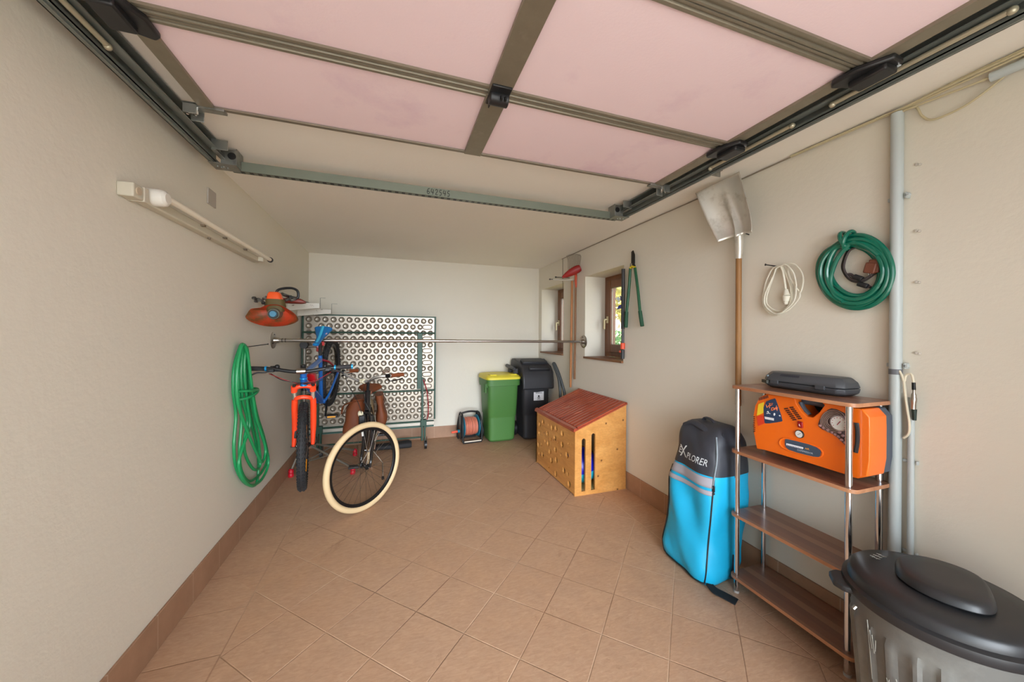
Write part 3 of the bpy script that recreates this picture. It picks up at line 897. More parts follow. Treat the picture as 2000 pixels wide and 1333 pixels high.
# ------------------------------------------------------------------ bicycles
M_SPOKE = mat('spoke_steel', (120, 112, 104), 0.3, 0.9)
def wheel(name, c, axis, R, tr_, parent, tire_m, rim_m, nsp=28, rimh=0.016, knob=False, rotor=None, deco=None, hubm=None):
    """a wheel: the rim is the part, with tyre, hub and each spoke under it"""
    c, axis = Vector(c), Vector(axis).normalized()
    rr = R - tr_ * 2
    rim = B().lathe(c, axis, [(rr + 0.004, -0.011), (rr + 0.004, 0.011), (rr - rimh * 0.6, 0.010), (rr - rimh, 0.004), (rr - rimh, -0.004), (rr - rimh * 0.6, -0.010)], 64, True).done(name, rim_m, parent, ang=50)
    tb = B()
    prof = []
    for i in range(12):
        a = 2 * math.pi * i / 12
        prof.append((R - tr_ + tr_ * math.cos(a), tr_ * math.sin(a)))
    tb.lathe(c, axis, prof, 72, True)
    if knob:
        e1 = axis.orthogonal().normalized()
        e2 = axis.cross(e1)
        n = 66
        for k in range(n):
            a0 = 2 * math.pi * k / n
            for row, off in ((-1.05, 0.5), (-0.45, 0), (0.45, 0), (1.05, 0.5)):
                a = a0 + off * 2 * math.pi / n
                rad = (e1 * math.cos(a) + e2 * math.sin(a))
                tan = axis.cross(rad)
                ct = math.cos(row)
                p = c + rad * (R - tr_ + tr_ * ct) + axis * (tr_ * math.sin(row))
                out = (rad * ct + axis * math.sin(row)).normalized()
                M3 = Matrix((out, tan, out.cross(tan))).transposed()
                tb.box(p, (0.009, 0.016, 0.011), M3)
    tb.done('tyre', tire_m, rim, ang=40)
    B().lathe(c, axis, [(0.005, -0.062), (0.007, -0.062), (0.009, -0.052), (0.022, -0.036), (0.024, -0.032), (0.013, -0.026), (0.013, 0.026), (0.024, 0.032), (0.022, 0.036), (0.009, 0.052), (0.007, 0.062), (0.005, 0.062)], 20).done('hub', hubm or M_WIREBLK, rim)
    e1 = axis.orthogonal().normalized()
    e2 = axis.cross(e1)
    for k in range(nsp):
        side = 1 if k % 2 else -1
        a = 2 * math.pi * k / nsp
        ah = a + (0.95 if (k // 2) % 2 else -0.95)
        p0 = c + (e1 * math.cos(ah) + e2 * math.sin(ah)) * 0.021 + axis * side * 0.032
        p1 = c + (e1 * math.cos(a) + e2 * math.sin(a)) * (rr - rimh)
        B().cyl(p0, p1, 0.0012, n=5).done('spoke', M_SPOKE, rim)
    if rotor:
        rb = B().torus(c + axis * rotor, axis, 0.072, 0.007, 36, 6, 0.15)
        for k in range(6):
            a = 2 * math.pi * k / 6
            rb.cyl(c + axis * rotor, c + axis * rotor + (e1 * math.cos(a) + e2 * math.sin(a)) * 0.068, 0.003, n=6)
        rb.done('brake_disc', M_BRUSH, rim)
    if deco:
        for k in range(6):
            a0 = 2 * math.pi * k / 6 + 0.2
            pts = []
            for q in range(7):
                a = a0 + q * 0.07
                pts.append(c + (e1 * math.cos(a) + e2 * math.sin(a)) * (rr - 0.004) + axis * 0.0125)
            B().tube(pts, 0.006, 6, 0, flat=0.3).done('rim_decal', deco, rim)
            pts = [p - axis * 0.025 for p in pts]
            B().tube(pts, 0.006, 6, 0, flat=0.3).done('rim_decal', deco, rim)
    return rim

# --- mountain bike hooked over the rail by its saddle, nose down
Rc = Vector((-0.60, 3.95, 1.03))
Fc = Vector((-0.665, 3.13, 0.545))
sdir = (Fc - Rc)
WB = sdir.length
sdir.normalize()
lat = Vector((1, 0, 0)) - sdir * sdir.x      # towards +x (the bike's left as it faces the camera is +x)
lat.normalize()
tdir = lat.cross(sdir)
if tdir.z < 0:
    tdir = -tdir
def mb(s_, t_, l_=0.0):
    return Rc + sdir * (s_ * WB) + tdir * t_ + lat * l_
M_MBB = mat('bright_blue_paint', (16, 96, 178), 0.3, 0, coat=0.6)
M_MBC = mat('cyan_anodised', (30, 150, 210), 0.35, 0.3)
M_FORK = mat('fluorescent_orange', (255, 74, 34), 0.35)
M_RED = mat('red_plastic', (196, 26, 34), 0.4)
mtb = thing('mountain_bike', (-0.64, 3.5, 0.2), 'blue mountain bike with orange fork hooked by its saddle over the steel rail', 'bicycle')
axl = lat
flat_ = Vector((0.986, 0.165, 0)).normalized()
wheel('front_wheel', Fc, flat_, 0.335, 0.027, mtb, M_RUBBER, M_WIREBLK, 24, 0.02, True, -0.04, mat('orange_decal', (236, 150, 20), 0.4))
wheel('rear_wheel', Rc, axl, 0.335, 0.027, mtb, M_RUBBER, M_WIREBLK, 24, 0.02, True, -0.04)
bbp, hb_, ht_, stp = mb(0.42, -0.03), mb(0.80, 0.445), mb(0.765, 0.545), mb(0.305, 0.35)
fr = B()
fr.tube([ht_ * 0.35 + hb_ * 0.65, hb_ * 0.55 + bbp * 0.45 + tdir * 0.02, bbp], 0.024, 12, 6, radii=[0.024, 0.029, 0.027])
fr.done('down_tube', M_MBB, mtb)
fr = B().tube([ht_ * 0.8 + hb_ * 0.2, (ht_ + stp) * 0.5 - tdir * 0.01, stp], 0.02, 12, 6)
fr.cyl(bbp, mb(0.29, 0.39), 0.017, n=14)
fr.cyl(bbp - lat * 0.036, bbp + lat * 0.036, 0.022, n=18)
fr.cyl(hb_, ht_, 0.023, n=18)
fr.done('main_frame', M_MBB, mtb)
for sg in (-1, 1):
    B().tube([bbp + lat * 0.03 * sg, mb(0.3, -0.01, 0.055 * sg), mb(0.0, 0.0, 0.066 * sg)], 0.011, 10, 5).done('chain_stay', M_MBB, mtb)
    B().tube([stp + lat * 0.02 * sg, mb(0.2, 0.25, 0.055 * sg), mb(0.0, 0.0, 0.066 * sg)], 0.009, 10, 5).done('seat_stay', mat('dark_red_paint', (150, 24, 44), 0.35), mtb)
for q_, r_ in ((hb_, 0.022), (ht_, 0.021), ((hb_ + ht_) / 2, 0.021)):
    B().torus(q_, ht_ - hb_, r_, 0.006, 24, 8).done('headset_ring', M_MBC, mtb)
sax = (ht_ - hb_).normalized()
# fork
crown = hb_ - sax * 0.03
fk = B()
for sg in (-1, 1):
    a = crown + flat_ * 0.062 * sg + sax * 0.015
    fk.loft([rr_ring(crown + flat_ * 0.062 * sg - sax * 0.02, 0.021, 0.021, 18, 2.2, flat_, sdir), rr_ring(crown + flat_ * 0.062 * sg + sax * 0.022, 0.021, 0.021, 18, 2.2, flat_, sdir)])
fk.tube([crown + flat_ * 0.062, crown + flat_ * 0.03 + sax * 0.018, crown + flat_ * -0.03 + sax * 0.018, crown - flat_ * 0.062], 0.017, 12, 5)
fk.done('fork_crown', M_FORK, mtb)
for sg in (-1, 1):
    B().cyl(crown + flat_ * 0.062 * sg, crown + flat_ * 0.06 * sg - sax * 0.11, 0.0145, n=16).done('fork_stanchion', mat('pale_chrome', (226, 224, 214), 0.18, 0.8), mtb)
    top_ = crown + flat_ * 0.06 * sg - sax * 0.085
    B().tube([top_, top_ - sax * 0.06 + flat_ * 0.003 * sg, Fc + sax * 0.13 + flat_ * 0.062 * sg - sdir * 0.035, Fc + flat_ * 0.064 * sg], 0.02, 14, 5, radii=[0.021, 0.022, 0.021, 0.014]).done('fork_lower', M_FORK, mtb)
    B().cyl(crown + flat_ * 0.062 * sg + sax * 0.02, crown + flat_ * 0.062 * sg + sax * 0.034, 0.013, n=14).done('fork_cap', M_BLACK, mtb)
ar = crown - sax * 0.085
B().tube([ar + flat_ * 0.06 - sax * 0.01, ar + flat_ * 0.045 + sax * 0.022 + sdir * 0.02, ar + sax * 0.034 + sdir * 0.026, ar - flat_ * 0.045 + sax * 0.022 + sdir * 0.02, ar - flat_ * 0.06 - sax * 0.01], 0.011, 10, 6, flat=1.4).done('fork_brace', M_FORK, mtb)
B().cyl(Fc - flat_ * 0.085, Fc + flat_ * 0.08, 0.006, n=10).tube([Fc + flat_ * 0.08, Fc + flat_ * 0.095 + sax * 0.02, Fc + flat_ * 0.09 + sax * 0.06], 0.005, 8, 4).done('axle_lever', M_WIREBLK, mtb)
B().box(Fc + flat_ * -0.055 + sax * 0.08 - sdir * 0.03, (0.02, 0.05, 0.06)).done('disc_caliper', M_BLACK, mtb, bevel=0.005)
# stem, bar, grips, levers
stc = ht_ + sax * 0.03
clamp = stc + sdir * 0.06 + sax * 0.01
sb = B().cyl(ht_, ht_ + sax * 0.055, 0.018, n=16).cyl(stc, clamp, 0.016, n=16)
sb.done('stem', M_BLACK, mtb)
B().cyl(clamp - flat_ * 0.028, clamp + flat_ * 0.028, 0.021, n=18).done('bar_clamp', M_BRUSH, mtb)
barv = (Vector((1, 0.06, 0.0))).normalized()
bz = Vector((0, 0, 1))
bp = [clamp - barv * 0.345 + bz * 0.028 + Vector((0, 0.03, 0)), clamp - barv * 0.2 + bz * 0.024 + Vector((0, 0.01, 0)), clamp - barv * 0.06, clamp, clamp + barv * 0.06, clamp + barv * 0.2 + bz * 0.02 + Vector((0, 0.01, 0)), clamp + barv * 0.345 + bz * 0.025 + Vector((0, 0.03, 0))]
B().tube(bp, 0.013, 12, 6).done('handlebar', M_BLACK, mtb)
for sg, e in ((-1, bp[0]), (1, bp[-1])):
    q0, q1 = e, e - barv * sg * 0.115 - bz * 0.004 - Vector((0, 0.012, 0))
    g = B().cyl(q0, q1, 0.0165, n=16).done('grip', mat('grip_rubber', (52, 50, 52), 0.8, bump=0.3), mtb)
    B().cyl(q0 + barv * sg * 0.004, q0 - barv * sg * 0.008, 0.0185, n=16).done('grip_end', M_MBC, g)
    B().cyl(q1, q1 - barv * sg * 0.012, 0.019, n=16).done('grip_collar', M_MBC, g)
    l0 = q1 - barv * sg * 0.045
    lv = B().cyl(l0 - barv * 0.012, l0 + barv * 0.012, 0.019, n=14).box(l0 - bz * 0.012 + Vector((0, -0.03, 0)), (0.04, 0.04, 0.022))
    lv.tube([l0 + Vector((0, -0.04, -0.012)), l0 + barv * sg * 0.03 + Vector((0, -0.055, -0.022)), l0 + barv * sg * 0.075 + Vector((0, -0.06, -0.022)), l0 + barv * sg * 0.11 + Vector((0, -0.065, -0.038))], 0.006, 8, 5)
    lv.done('brake_lever', M_BLACK, mtb, bevel=0.002)
    sh = B().box(l0 - barv * sg * 0.03 - bz * 0.01, (0.035, 0.035, 0.025)).ball(l0 - barv * sg * 0.03 + bz * 0.012, 0.018, 12, 8)
    sh.done('gear_shifter', M_BLACK, mtb)
for q, (cx_, sg) in enumerate(((-0.2, -1), (-0.19, 1), (0.2, 1), (0.22, -1))):
    s0 = clamp + barv * cx_ - bz * 0.01
    B().tube([s0, clamp + barv * cx_ * 0.55 - bz * (0.045 + 0.01 * q) + Vector((0, -0.05, 0)), clamp + barv * 0.02 * sg - bz * 0.085 + Vector((0, -0.03, 0)), hb_ + flat_ * 0.03 * sg], 0.0028, 6, 6).done('cable', M_BLACK if q % 2 else mat('red_cable', (150, 30, 34), 0.5), mtb)
# saddle, post
sp_ = mb(0.252, 0.50)
B().cyl(mb(0.29, 0.39), sp_, 0.0135, n=14).done('seat_post', M_BLACK, mtb)
sad = B()
sc0 = mb(0.235, 0.53)
rings = []
for t in range(9):
    u = t / 8
    wid = 0.024 + 0.05 * max(0, (u - 0.45) / 0.55) ** 1.1
    ctr = sc0 + sdir * (0.14 - 0.27 * u) + tdir * (0.012 + 0.014 * (2 * u - 1) ** 2)
    rings.append(rr_ring(ctr, wid, 0.014 + 0.012 * u, 20, 2.6, lat, tdir))
sad.loft(rings).done('saddle', mat('saddle_blue', (14, 104, 168), 0.45), mtb, ang=60)
B().tube([sc0 + sdir * 0.14 + tdir * 0.034, sc0 + tdir * 0.03, sc0 - sdir * 0.12 + tdir * 0.058], 0.012, 8, 5, flat=0.4).done('saddle_stripe', mat('cyan_fabric', (60, 180, 220), 0.5), mtb)
B().box(sp_ - sdir * 0.045 + tdir * -0.04, (0.04, 0.05, 0.035)).done('rear_reflector', M_RED, mtb, bevel=0.006)
# crank set, pedals, bag
B().lathe(bbp + lat * -0.048, lat, [(0.07, 0), (0.072, 0.002), (0.07, 0.004)], 40).done('chain_ring', M_WIREBLK, mtb)
pa = (sdir * 0.55 + tdir * -0.83).normalized()
for sg in (-1, 1):
    v = Vector((0.25 * sg, -0.35 * sg, -0.9 * sg * 0 - 0.12)).normalized()
    v = (sdir * (0.8 * sg) + tdir * (-0.2 * sg)).normalized()
    e = bbp + lat * 0.065 * sg + v * 0.16
    B().tube([bbp + lat * 0.05 * sg, e], 0.009, 8, 0).done('crank_arm', M_WIREBLK, mtb)
    pd = B().box(e + lat * 0.055 * sg, (0.09, 0.085, 0.024)).done('pedal', M_BLACK, mtb, bevel=0.005)
    B().box(e + lat * 0.055 * sg + Vector((0, -0.0435, 0)), (0.065, 0.003, 0.013)).done('pedal_reflector', mat('amber_reflector', (220, 150, 40), 0.3), pd)
B().loft([rr_ring(mb(0.56, 0.34, 0), 0.03, 0.05, 16, 4, lat, tdir), rr_ring(mb(0.63, 0.37, 0), 0.034, 0.055, 16, 4, lat, tdir)]).done('frame_bag', M_RED, mtb, bevel=0.004)
ch = B()
ch.tube([bbp + lat * -0.05 + tdir * 0.07, Rc - lat * 0.05 + tdir * 0.035], 0.003, 6, 0).tube([bbp + lat * -0.05 - tdir * 0.07, Rc - lat * 0.05 - tdir * 0.035], 0.003, 6, 0)
ch.done('chain', M_WIREBLK, mtb)

# --- cream-tyred city bike standing with its bars turned
ct = thing('city_bike', (-0.21, 3.5, 0), 'black city bike with cream tyres and brown pannier bags on the floor', 'bicycle')
M_CREAM = mat('cream_rubber', (214, 188, 146), 0.65, 0, 0.03, 6)
M_FRB = mat('gloss_black_paint', (26, 25, 26), 0.2, 0, coat=0.8)
F2, R2 = Vector((-0.215, 3.075, 0.352)), Vector((-0.235, 4.13, 0.352))
fwd = Vector((-0.745, -0.667, 0)).normalized()
ax2 = fwd.cross(Vector((0, 0, 1)))
if ax2.x < 0: ax2 = -ax2
wheel('front_wheel', F2, ax2, 0.352, 0.0235, ct, M_CREAM, M_WIREBLK, 32, 0.02, False, None, None)
wheel('rear_wheel', R2, Vector((1, 0.02, 0)), 0.352, 0.0235, ct, M_CREAM, M_WIREBLK, 32, 0.02, False, None, None)
hd0, hd1 = Vector((-0.212, 3.27, 0.76)), Vector((-0.214, 3.335, 0.90))
sx2 = (hd1 - hd0).normalized()
B().cyl(hd0, hd1, 0.022, n=18).done('head_tube', M_FRB, ct)
bb2 = Vector((-0.226, 3.70, 0.29))
st2 = Vector((-0.23, 3.86, 0.70))
fr = B().tube([hd0 + sx2 * 0.03, Vector((-0.22, 3.42, 0.45)), bb2], 0.019, 12, 6)
fr.tube([hd1 - sx2 * 0.02, Vector((-0.222, 3.5, 0.62)), Vector((-0.228, 3.78, 0.48))], 0.014, 12, 6)
fr.cyl(bb2, st2, 0.017, n=14)
fr.cyl(bb2 - Vector((0.035, 0, 0)), bb2 + Vector((0.035, 0, 0)), 0.022, n=16)
for sg in (-1, 1):
    fr.tube([bb2 + Vector((0.03 * sg, 0, 0)), R2 + Vector((0.06 * sg, 0, 0))], 0.01, 8, 0)
    fr.tube([st2 + Vector((0.015 * sg, 0, -0.03)), R2 + Vector((0.06 * sg, 0, 0))], 0.008, 8, 0)
fr.done('main_frame', M_FRB, ct)
# fork (turned with the wheel)
cr2 = hd0 - sx2 * 0.02
B().tube([cr2 - ax2 * 0.05 - sx2 * 0.02, cr2 + sx2 * 0.005, cr2 + ax2 * 0.05 - sx2 * 0.02], 0.015, 10, 5).done('fork_crown', M_FRB, ct)
for sg in (-1, 1):
    a = cr2 + ax2 * 0.048 * sg
    B().tube([a - sx2 * 0.02, a * 0.5 + (F2 + ax2 * 0.055 * sg) * 0.5 - fwd * 0.02, F2 + ax2 * 0.058 * sg + Vector((0, 0, 0.06)) - fwd * 0.012, F2 + ax2 * 0.06 * sg], 0.014, 12, 6, radii=[0.017, 0.0165, 0.012, 0.008]).done('fork_blade', M_FRB, ct)
    B().cyl(F2 + ax2 * 0.055 * sg, F2 + ax2 * 0.078 * sg, 0.0095, n=6).done('axle_nut', M_CHROME, ct)
    br_ = B().tube([cr2 + ax2 * 0.04 * sg - sx2 * 0.05 + fwd * 0.03, cr2 + ax2 * 0.05 * sg - sx2 * 0.1 + fwd * 0.03, cr2 + ax2 * 0.03 * sg - sx2 * 0.145 + fwd * 0.01], 0.007, 8, 4)
    br_.done('brake_arm', M_CHROME if sg < 0 else M_WIREBLK, ct)
B().box(cr2 - sx2 * 0.055 + fwd * 0.05, (0.05, 0.05, 0.09)).done('headlamp_bracket', M_WIREBLK, ct, bevel=0.006)
B().lathe(cr2 + fwd * 0.055 + Vector((0, 0, 0.005)), fwd, [(0.0, 0.0), (0.02, 0.0), (0.026, 0.02), (0.0, 0.03)], 20).done('headlamp', mat('cream_lens', (232, 226, 196), 0.25), ct)
B().tube([cr2 + fwd * 0.04 - sx2 * 0.06, cr2 + fwd * 0.04 - sx2 * 0.12 - ax2 * 0.012, cr2 + fwd * 0.03 - sx2 * 0.19 - ax2 * 0.012], 0.008, 8, 4).done('white_reflector', mat('white_paint', (235, 232, 226), 0.3), ct)
# quill stem + swept bar
qt = hd1 + sx2 * 0.10
B().cyl(hd1, qt, 0.0125, n=14).cyl(hd1 - sx2 * 0.0, hd1 + sx2 * 0.018, 0.024, n=16).tube([qt, qt + fwd * 0.05 + Vector((0, 0, 0.012))], 0.013, 12, 0).done('quill_stem', M_WIREBLK, ct)
hc = qt + fwd * 0.055 + Vector((0, 0, 0.014))
B().cyl(hc - ax2 * 0.02, hc + ax2 * 0.02, 0.019, n=14).done('bar_clamp', mat('cream_lens', (232, 226, 196), 0.25), ct)
hp = [hc - ax2 * 0.305 - fwd * 0.12 + Vector((0, 0, 0.062)), hc - ax2 * 0.27 - fwd * 0.02 + Vector((0, 0, 0.062)), hc - ax2 * 0.2 + fwd * 0.03 + Vector((0, 0, 0.05)), hc - ax2 * 0.08 + Vector((0, 0, 0.006)), hc,
      hc + ax2 * 0.08 + Vector((0, 0, 0.006)), hc + ax2 * 0.2 + fwd * 0.03 + Vector((0, 0, 0.05)), hc + ax2 * 0.27 - fwd * 0.02 + Vector((0, 0, 0.062)), hc + ax2 * 0.305 - fwd * 0.12 + Vector((0, 0, 0.062))]
B().tube(hp, 0.0115, 12, 6).done('handlebar', mat('polished_alloy', (214, 212, 206), 0.22, 0.7), ct)
M_BRN = mat('brown_leather', (126, 66, 34), 0.6, 0, 0.1, 10, 0.15, 40)
for sg, e in ((-1, hp[0]), (1, hp[-1])):
    g0 = e + fwd * 0.01
    B().cyl(e - fwd * 0.055, e + fwd * 0.065 + ax2 * sg * -0.01, 0.0165, n=14).done('grip', M_BRN, ct, bevel=0.002)
    l0 = e + fwd * 0.1 - ax2 * sg * 0.015
    lv = B().cyl(l0 - fwd * 0.012, l0 + fwd * 0.012, 0.018, n=12)
    lv.tube([l0 + Vector((0, 0, -0.02)), l0 - Vector((0, 0, 0.04)) + ax2 * sg * 0.03, l0 - fwd * 0.06 - Vector((0, 0, 0.035)) + ax2 * sg * 0.05, l0 - fwd * 0.12 - Vector((0, 0, 0.028)) + ax2 * sg * 0.045], 0.005, 8, 5)
    lv.done('brake_lever', M_WIREBLK, ct)
bl = hp[-2] + ax2 * 0.0 + Vector((0, 0, 0.028))
bell = B().lathe(bl, (0, 0, 1), [(0.031, 0), (0.033, 0.006), (0.028, 0.02), (0.016, 0.028), (0.001, 0.031)], 20)
for q in range(8):
    a = q * math.pi / 4
    bell.ball(bl + Vector((0.027 * math.cos(a), 0.027 * math.sin(a), 0.016)), 0.008, 8, 6)
bell.done('bell', M_CHROME, ct)
B().tube([hp[2], hp[3] + fwd * 0.09 - Vector((0, 0, 0.02)), cr2 + fwd * 0.09 + Vector((0, 0, 0.1)), cr2 + fwd * 0.03 - sx2 * 0.08], 0.0028, 6, 6).done('brake_cable', M_BLACK, ct)
B().tube([hp[-2], hp[-3] + fwd * 0.09 - Vector((0, 0, 0.04)), hc + ax2 * 0.1 + fwd * 0.06 - Vector((0, 0, 0.13)), hd0 + ax2 * 0.03], 0.0028, 6, 6).done('brake_cable', M_BLACK, ct)
# saddle and post
B().cyl(st2, st2 + Vector((0, 0.035, 0.12)), 0.0135, n=12).done('seat_post', M_CHROME, ct)
rings = []
for t in range(9):
    u = t / 8
    wid = 0.028 + 0.085 * max(0, (u - 0.3) / 0.7) ** 1.2
    rings.append(rr_ring(Vector((-0.232, 3.77 + 0.25 * u, 0.835 + 0.02 * u * u)), wid, 0.02 + 0.02 * u, 20, 2.4, Vector((1, 0, 0)), Vector((0, 0, 1))))
B().loft(rings).done('saddle', M_BRN, ct, ang=60)
# rack and panniers
rk = B()
for sg in (-1, 1):
    rk.tube([(-0.232 + 0.05 * sg, 3.86, 0.72), (-0.232 + 0.055 * sg, 4.36, 0.73)], 0.005, 6, 0).tube([(-0.232 + 0.055 * sg, 4.18, 0.725), R2 + Vector((0.075 * sg, 0.02, 0))], 0.005, 6, 0)
rk.done('pannier_rack', M_WIREBLK, ct)
def pannier(sg, wtop, wbot, y0, y1, ztop, zbot, flare):
    rings = []
    for t in range(7):
        u = t / 6
        z = ztop + (zbot - ztop) * u
        w_ = wtop + (wbot - wtop) * math.sin(u * math.pi * 0.62)
        xi = -0.232 + sg * (0.055 + flare * u)
        bulge = 0.012 * math.sin(u * 9 + sg)
        cy_ = (y0 + y1) / 2 + 0.015 * math.sin(u * 5)
        rings.append(rr_ring(Vector((xi + sg * w_ / 2, cy_, z)), w_ / 2 + bulge, (y1 - y0) / 2 * (1 - 0.22 * u * u), 24, 3.2))
    p = B().loft(rings).done('pannier_bag', M_BRN, ct, ang=60)
    fl = B()
    xo = -0.232 + sg * 0.055
    for k, yk in enumerate((y0 + 0.07, y1 - 0.07)):
        fl.tube([(xo + sg * wtop * 0.6, yk, ztop + 0.006), (xo + sg * (wtop + 0.02), yk, ztop - 0.05), (xo + sg * (wbot + 0.02 + flare * 0.5), yk, (ztop + zbot) / 2)], 0.008, 6, 4, flat=0.35)
    fl.done('strap', mat('dark_brown_leather', (88, 44, 24), 0.6), p)
    return p
pannier(-1, 0.12, 0.19, 3.86, 4.2, 0.755, 0.41, 0.01)
pannier(1, 0.06, 0.10, 3.9, 4.22, 0.775, 0.46, 0.01)
B().tube([(-0.29, 3.9, 0.745), (-0.4, 3.84, 0.735), (-0.47, 3.86, 0.70), (-0.49, 3.87, 0.62)], 0.02, 8, 5, flat=0.3).done('pannier_flap', M_BRN, ct)
# cranks, pedals, stand
B().lathe(bb2 + Vector((-0.05, 0, 0)), (1, 0, 0), [(0.08, 0), (0.082, 0.002), (0.08, 0.004)], 36).done('chain_ring', M_CHROME, ct)
for sg, v in ((-1, Vector((0, -0.12, -0.11))), (1, Vector((0, 0.12, 0.11)))):
    e = bb2 + Vector((0.065 * sg, 0, 0)) + v
    B().tube([bb2 + Vector((0.05 * sg, 0, 0)), e], 0.008, 8, 0).done('crank_arm', M_CHROME, ct)
    B().box(e + Vector((0.055 * sg, 0, 0)), (0.09, 0.06, 0.022)).done('pedal', M_BLACK, ct, bevel=0.005)
B().tube([bb2 + Vector((0.02, 0.06, -0.01)), (-0.1, 3.78, 0.12), at(752, 938, 'z', 0.012)], 0.007, 8, 0).done('kickstand', M_CHROME, ct)
kf = at(752, 938, 'z', 0.012)
B().cyl(kf + Vector((0, 0, 0.016)), kf + Vector((0, 0, -0.012)), 0.013, n=10).done('kickstand_foot', M_BLACK, ct)

# ------------------------------------------------------------------ repair stand with red feet behind the bikes
rs = thing('repair_stand', (-0.88, 4.12, 0), 'grey bicycle repair stand with red feet behind the mountain bike', 'repair stand')
M_STG = mat('stand_grey', (128, 122, 112), 0.4, 0.4)
B().cyl((-0.87, 4.12, 0.25), (-0.87, 4.12, 0.85), 0.0185, n=16).cyl((-0.87, 4.12, 0.84), (-0.87, 4.12, 1.27), 0.0145, n=16).done('pole', M_STG, rs)
B().ball((-0.87, 4.12, 1.30), 0.042, 16, 10).cyl((-0.87, 4.075, 1.30), (-0.87, 4.165, 1.30), 0.036, n=18).done('clamp_head', M_BLACK, rs)
B().cyl((-0.84, 4.12, 1.285), (-0.76, 4.12, 1.285), 0.012, n=12).done('clamp_arm', M_STG, rs)
B().box((-0.735, 4.12, 1.28), (0.05, 0.05, 0.1)).done('clamp_jaw', mat('red_rubber', (170, 50, 44), 0.6), rs, bevel=0.008)
B().cyl((-0.87, 4.12, 0.83), (-0.87, 4.12, 0.88), 0.028, n=16).cyl((-0.87, 4.12, 0.22), (-0.87, 4.12, 0.34), 0.027, n=16).done('collar', M_BLACK, rs)
feet = [Vector((-0.955, 4.0, 0.05)), Vector((-0.385, 3.90, 0.05)), Vector((-0.42, 4.48, 0.05))]
for f_ in feet:
    B().tube([Vector((-0.87, 4.12, 0.30)), f_ + Vector((0, 0, 0.01))], 0.011, 10, 0).done('leg', M_STG, rs)
    B().tube([Vector((-0.87, 4.12, 0.09)), (Vector((-0.87, 4.12, 0.30)) + f_ * 1.2) / 2.2 + Vector((0, 0, 0.02))], 0.007, 8, 0).done('brace', M_STG, rs)
    B().lathe(f_ - Vector((0, 0, 0.05)), (0, 0, 1), [(0.022, 0), (0.026, 0.008), (0.024, 0.03), (0.02, 0.036), (0.025, 0.044), (0.022, 0.07), (0.014, 0.078)], 18).done('foot', mat('red_rubber_foot', (204, 20, 44), 0.45), rs)

# ------------------------------------------------------------------ folded table-tennis table
tt = thing('folded_table', (-0.24, 4.57, 0), 'folded table-tennis table with dimpled silver underside and green frame against the back wall', 'table')
M_DIMP = mat('embossed_zinc_sheet', (162, 152, 138), 0.36, 0.5, 0.05, 6)
M_GRN = mat('dark_green_frame', (28, 66, 50), 0.45, 0.1)
TX0, TX1, TY, TZ0, TZ1 = -0.975, 0.490, 4.55, 0.352, 1.625
pb = B().bb(TX0, TX1, TY + 0.004, TY + 0.02, TZ0, TZ1)
nc, nr = 17, 17
px0, pdx = TX0 + 0.055, (TX1 - TX0 - 0.11) / 16.0
pdz = (TZ1 - TZ0 - 0.09) / (nr - 1)
for r_ in range(nr):
    z = TZ1 - 0.045 - r_ * pdz
    odd = r_ % 2
    xs = [px0 + k * pdx for k in range(17)] if not odd else [px0] + [px0 + (k + 0.5) * pdx for k in range(1, 15)]
    for x in xs:
        pb.lathe((x, TY + 0.0045, z), (0, -1, 0), [(0.034, 0.0), (0.0325, 0.002), (0.029, 0.013), (0.025, 0.017), (0.021, 0.014), (0.0165, 0.004), (0.004, 0.002)], 16)
    if odd:
        # elongated dimple at the right end of every other row
        pts = []
        for k in range(20):
            a = 2 * math.pi * k / 20
            pts.append(Vector((px0 + 15.55 * pdx + (0.03 if math.cos(a) > 0 else -0.03) + 0.026 * math.cos(a), TY - 0.002, z + 0.026 * math.sin(a))))
        pb.tube([p for p in pts], 0.006, 6, 0, closed=True)
pb.done('playing_panel', M_DIMP, tt, ang=30)
B().bb(TX0, TX1, TY + 0.055, TY + 0.075, 0.24, TZ1 + 0.0).done('rear_panel', mat('green_table_top', (40, 80, 66), 0.5), tt)
ef = B()
ring_ = ((TX0 - 0.012, TX0 + 0.006, TZ0 - 0.0, TZ1 + 0.014), (TX1 - 0.006, TX1 + 0.012, TZ0, TZ1 + 0.014))
for x0, x1, z0, z1 in ring_:
    ef.bb(x0, x1, TY - 0.02, TY + 0.025, z0, z1)
ef.bb(TX0, TX1, TY - 0.016, TY + 0.025, TZ1, TZ1 + 0.014)
ef.done('edge_frame', M_GRN, tt, bevel=0.002)
ef = B().bb(TX0, TX1, TY - 0.012, TY + 0.012, TZ0 - 0.012, TZ0 + 0.0).bb(TX0, TX1, TY - 0.004, TY + 0.018, TZ0 - 0.075, TZ0 - 0.03)
ef.done('lower_edge', mat('zinc_edge', (176, 170, 158), 0.4, 0.6), tt, bevel=0.002)
for z in (1.432, 0.718):
    B().cyl((TX0, TY - 0.028, z), (TX1, TY - 0.028, z), 0.010, n=12).done('cross_tube', M_GRN, tt)
B().bb(0.275, 0.335, TY - 0.045, TY - 0.02, 0.74, 1.43).done('upright_plate', M_GRN, tt, bevel=0.004)
B().cyl((TX0 + 0.03, TY - 0.028, TZ0 - 0.02), (0.36, TY - 0.028, TZ0 - 0.02), 0.011, n=12).done('cross_tube', M_GRN, tt)
